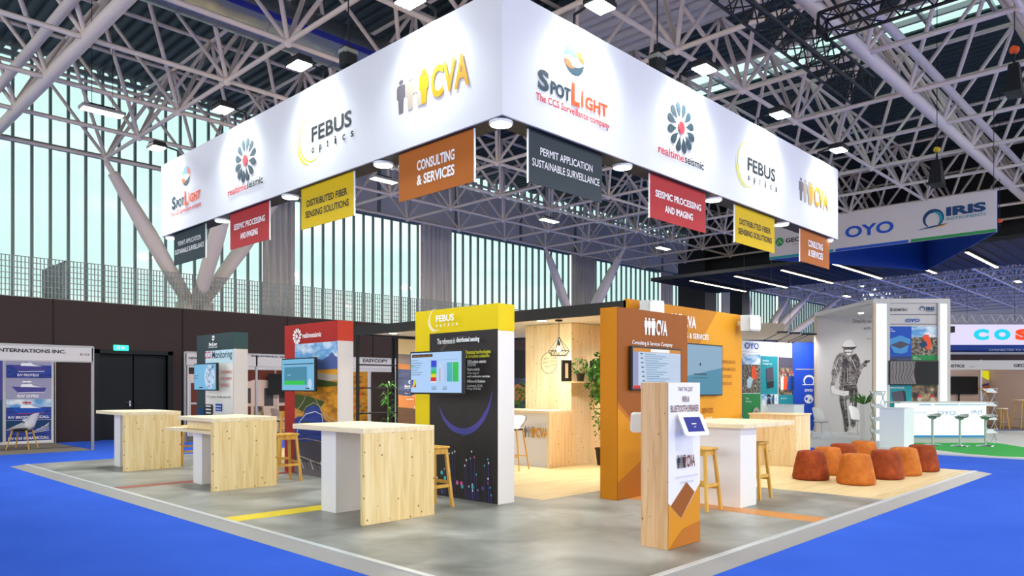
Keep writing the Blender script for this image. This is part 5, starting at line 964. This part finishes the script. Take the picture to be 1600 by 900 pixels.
def round_stool(lb,l,d,h,r):
    t=camthing('round_stool' if h<.9 else 'round_table',lb,'stool' if h<.9 else 'table',l,d,.012); C().lathe([(r,h-.03),(r,h)],(l,d,0),'spruce_flat',24).build('top' if h<.9 else 'tabletop',t)
    for k in range(4):
        q=PI/4+k*PI/2; c,s=math.cos(q),math.sin(q); C().tube((l+c*r*.7,d+s*r*.7,h-.03),(l+c*r*1.25,d+s*r*1.25,.012),.022,'oak',8,r2=.016).build('leg',t)
    mb=C()
    for k in range(4):
        q=PI/4+k*PI/2;q2=q+PI/2;f=r*1.08; mb.tube((l+f*math.cos(q),d+f*math.sin(q),h*.35),(l+f*math.cos(q2),d+f*math.sin(q2),h*.35),.01,'chrome',6)
    mb.build('footrest',t)
round_stool('round wooden stool with four splayed legs at the pink booth',17.75,26.9,.77,.19); round_stool('tall round wooden table cut by the right photo edge',18.6,27.0,1.08,.32)
t=camthing('hanging_sign','white overhead sign with glowing cyan and orange letters, right edge','sign',20,30.5,3.0)
C().box(16.6,26,30.5,31.5,3.25,4.1,'cos_halo').build('light_box',t); C().box(16.4,26,30.2,31.6,3.02,3.25,'sign_blue').build('blue_band',t)
a=artC(0,30.5)
for ch,x0,x1,m_ in (('C',1521,1545,'cos_cyan'),('O',1553,1579,'cos_cyan'),('S',1586,1610,'cos_orange'),('L',1618,1640,'cos_orange')): a.ptext(ch,x0,514,x1,531.5,m_,.08)
a.build('lettering',t)
a=artC(0,30.2); a.ptext('CONNECTED TO YOUR FUTURE',1545,545,1640,548,'ink_lightblue'); a.build('small_lettering',t)
mb=C()
for l in (17,19,21,23,25): mb.tube((l,31,4.1),(l,31,ZB),.01,'black_metal',5)
for k in range(24): l=16.6+k*.4; mb.tube((l,30.4,4.15),(l+.2,30.4,4.5),.02,'alu',5); mb.tube((l+.2,30.4,4.5),(l+.4,30.4,4.15),.02,'alu',5)
mb.tube((16.6,30.4,4.15),(26,30.4,4.15),.03,'alu',6); mb.tube((16.6,30.4,4.5),(26,30.4,4.5),.03,'alu',6); mb.build('truss',t)
t=camthing('stage_spotlight','small dark spotlight left of the glowing letters','lamp',17.4,29.7,3.7); mb=C(); mb.box(17.2,17.6,29.5,29.9,3.7,3.95,'black_beam'); mb.build('housing',t); mb=C(); mb.tube((17.4,29.7,3.95),(17.4,29.9,4.5),.03,'black_metal',6); mb.build('bracket',t)
t=camthing('dark_backdrop','dark fabric backdrop behind the far right booths','backdrop',20,34,0); C().box(14.5,40,33.5,33.7,0,3.0,'cabin_brown').build('panel',t)
# ================================================================== RIGGING
def box_truss(label,p,q,s=.4):
    t=thing('lighting_truss',label,'truss',tuple((Vector(p)+Vector(q))/2),0,'black lighting trusses under the roof'); p=Vector(p);q=Vector(q);d=(q-p).normalized(); u=Vector((0,0,1)); r=d.cross(u); L_=(q-p).length
    cs=[(r*i+u*j)*s/2 for i,j in ((-1,-1),(1,-1),(1,1),(-1,1))]; mb=MB()
    for c in cs: mb.tube(p+c,q+c,.028,'black_metal',6)
    mb.build('chords',t); mb=MB(); n=int(L_/.45)
    for k in range(n):
        for i in range(4):
            a_=cs[i];b_=cs[(i+1)%4]; a0=p+d*L_*k/n; a1=p+d*L_*(k+.5)/n; a2=p+d*L_*(k+1)/n; mb.tube(a0+a_,a1+b_,.013,'black_metal',5); mb.tube(a1+b_,a2+a_,.013,'black_metal',5)
    for e_ in (p,q):
        for i in range(4): mb.tube(e_+cs[i],e_+cs[(i+1)%4],.025,'black_metal',5)
    mb.build('lacing',t); mb=MB()
    for f in (.2,.8): c=p.lerp(q,f); mb.tube(c+u*s/2,(c.x,c.y,ZT),.008,'black_metal',5)
    mb.build('suspension',t)
box_truss('long black lighting truss ending above the banner right face',(4,5.15,7.3),(15.1,5.15,7.3)); box_truss('shorter black lighting truss crossing the long one',(12.5,4.9,7.55),(12.5,-3.5,7.55),.34)
def hoist(lb,x,y,z):
    t=thing('chain_hoist',lb,'hoist',(x,y,z),0,'chain hoists holding the banner'); mb=MB(); mb.bbox(x-.11,x+.11,y-.09,y+.09,z,z+.3,'black_metal',.03); mb.bbox(x-.12,x+.12,y-.1,y+.1,z+.18,z+.28,'terracotta',.03); mb.build('motor',t)
    MB().tube((x,y,z+.3),(x,y,ZT),.01,'black_metal',5).build('chain',t); mb=MB(); mb.tube((x,y,z),(x,y,BZ1),.012,'alu',5); mb.build('sling',t)
for x,y,lb in ((5.85,8.85,'chain hoist above the banner left face'),(9.0,5.85,'chain hoist above the banner right face')): hoist(lb,x,y,5.98)
def hook(lb,px,py,z,bag,m):
    dd=(z-EYE)*FPX/(YH-py); x,y=cw((px-800)/FPX*dd,dd)
    t=thing('lifting_hook',lb,'hook',(x,y,z)); mb=MB(); mb.tube((x,y,z),(x,y,ZT),.008,'black_metal',5); mb.build('chain',t); mb=MB(); mb.ball((x,y,z),.08,m,8,.8); mb.tube((x-.09,y,z),(x+.09,y,z),.05,m,10); mb.tube((x,y,z-.1),(x+.03,y,z-.16),.015,'black_metal',6); mb.build('hook_block',t)
    if bag:
        mb=MB(); b=bag; mb.add([(x-.1*b,y-.08*b,z-.25),(x+.1*b,y-.08*b,z-.25),(x+.1*b,y+.08*b,z-.25),(x-.1*b,y+.08*b,z-.25),(x-.2*b,y-.14*b,z-.25-.55*b),(x+.2*b,y-.14*b,z-.25-.6*b),(x+.2*b,y+.14*b,z-.25-.58*b),(x-.2*b,y+.14*b,z-.25-.55*b)],[(0,1,2,3),(7,6,5,4),(0,4,5,1),(1,5,6,2),(2,6,7,3),(3,7,4,0)],'black_metal'); mb.tube((x-.08*b,y,z-.25),(x,y,z-.05),.012,'black_metal',5); mb.tube((x+.08*b,y,z-.25),(x,y,z-.05),.012,'black_metal',5); mb.build('chain_bag',t)
hook('orange lifting hook with black chain bag at the top right',1585,78,7.3,.9,'hoist_orange'); hook('yellow lifting hook with black chain bag above the grey hanging sign',1464,234,7.0,1.0,'hoist_yellow'); hook('small orange hook on a chain right of the yellow one',1562,345,6.6,0,'hoist_orange')
# unseen hall sides behind and beside the camera hold only added fill lights
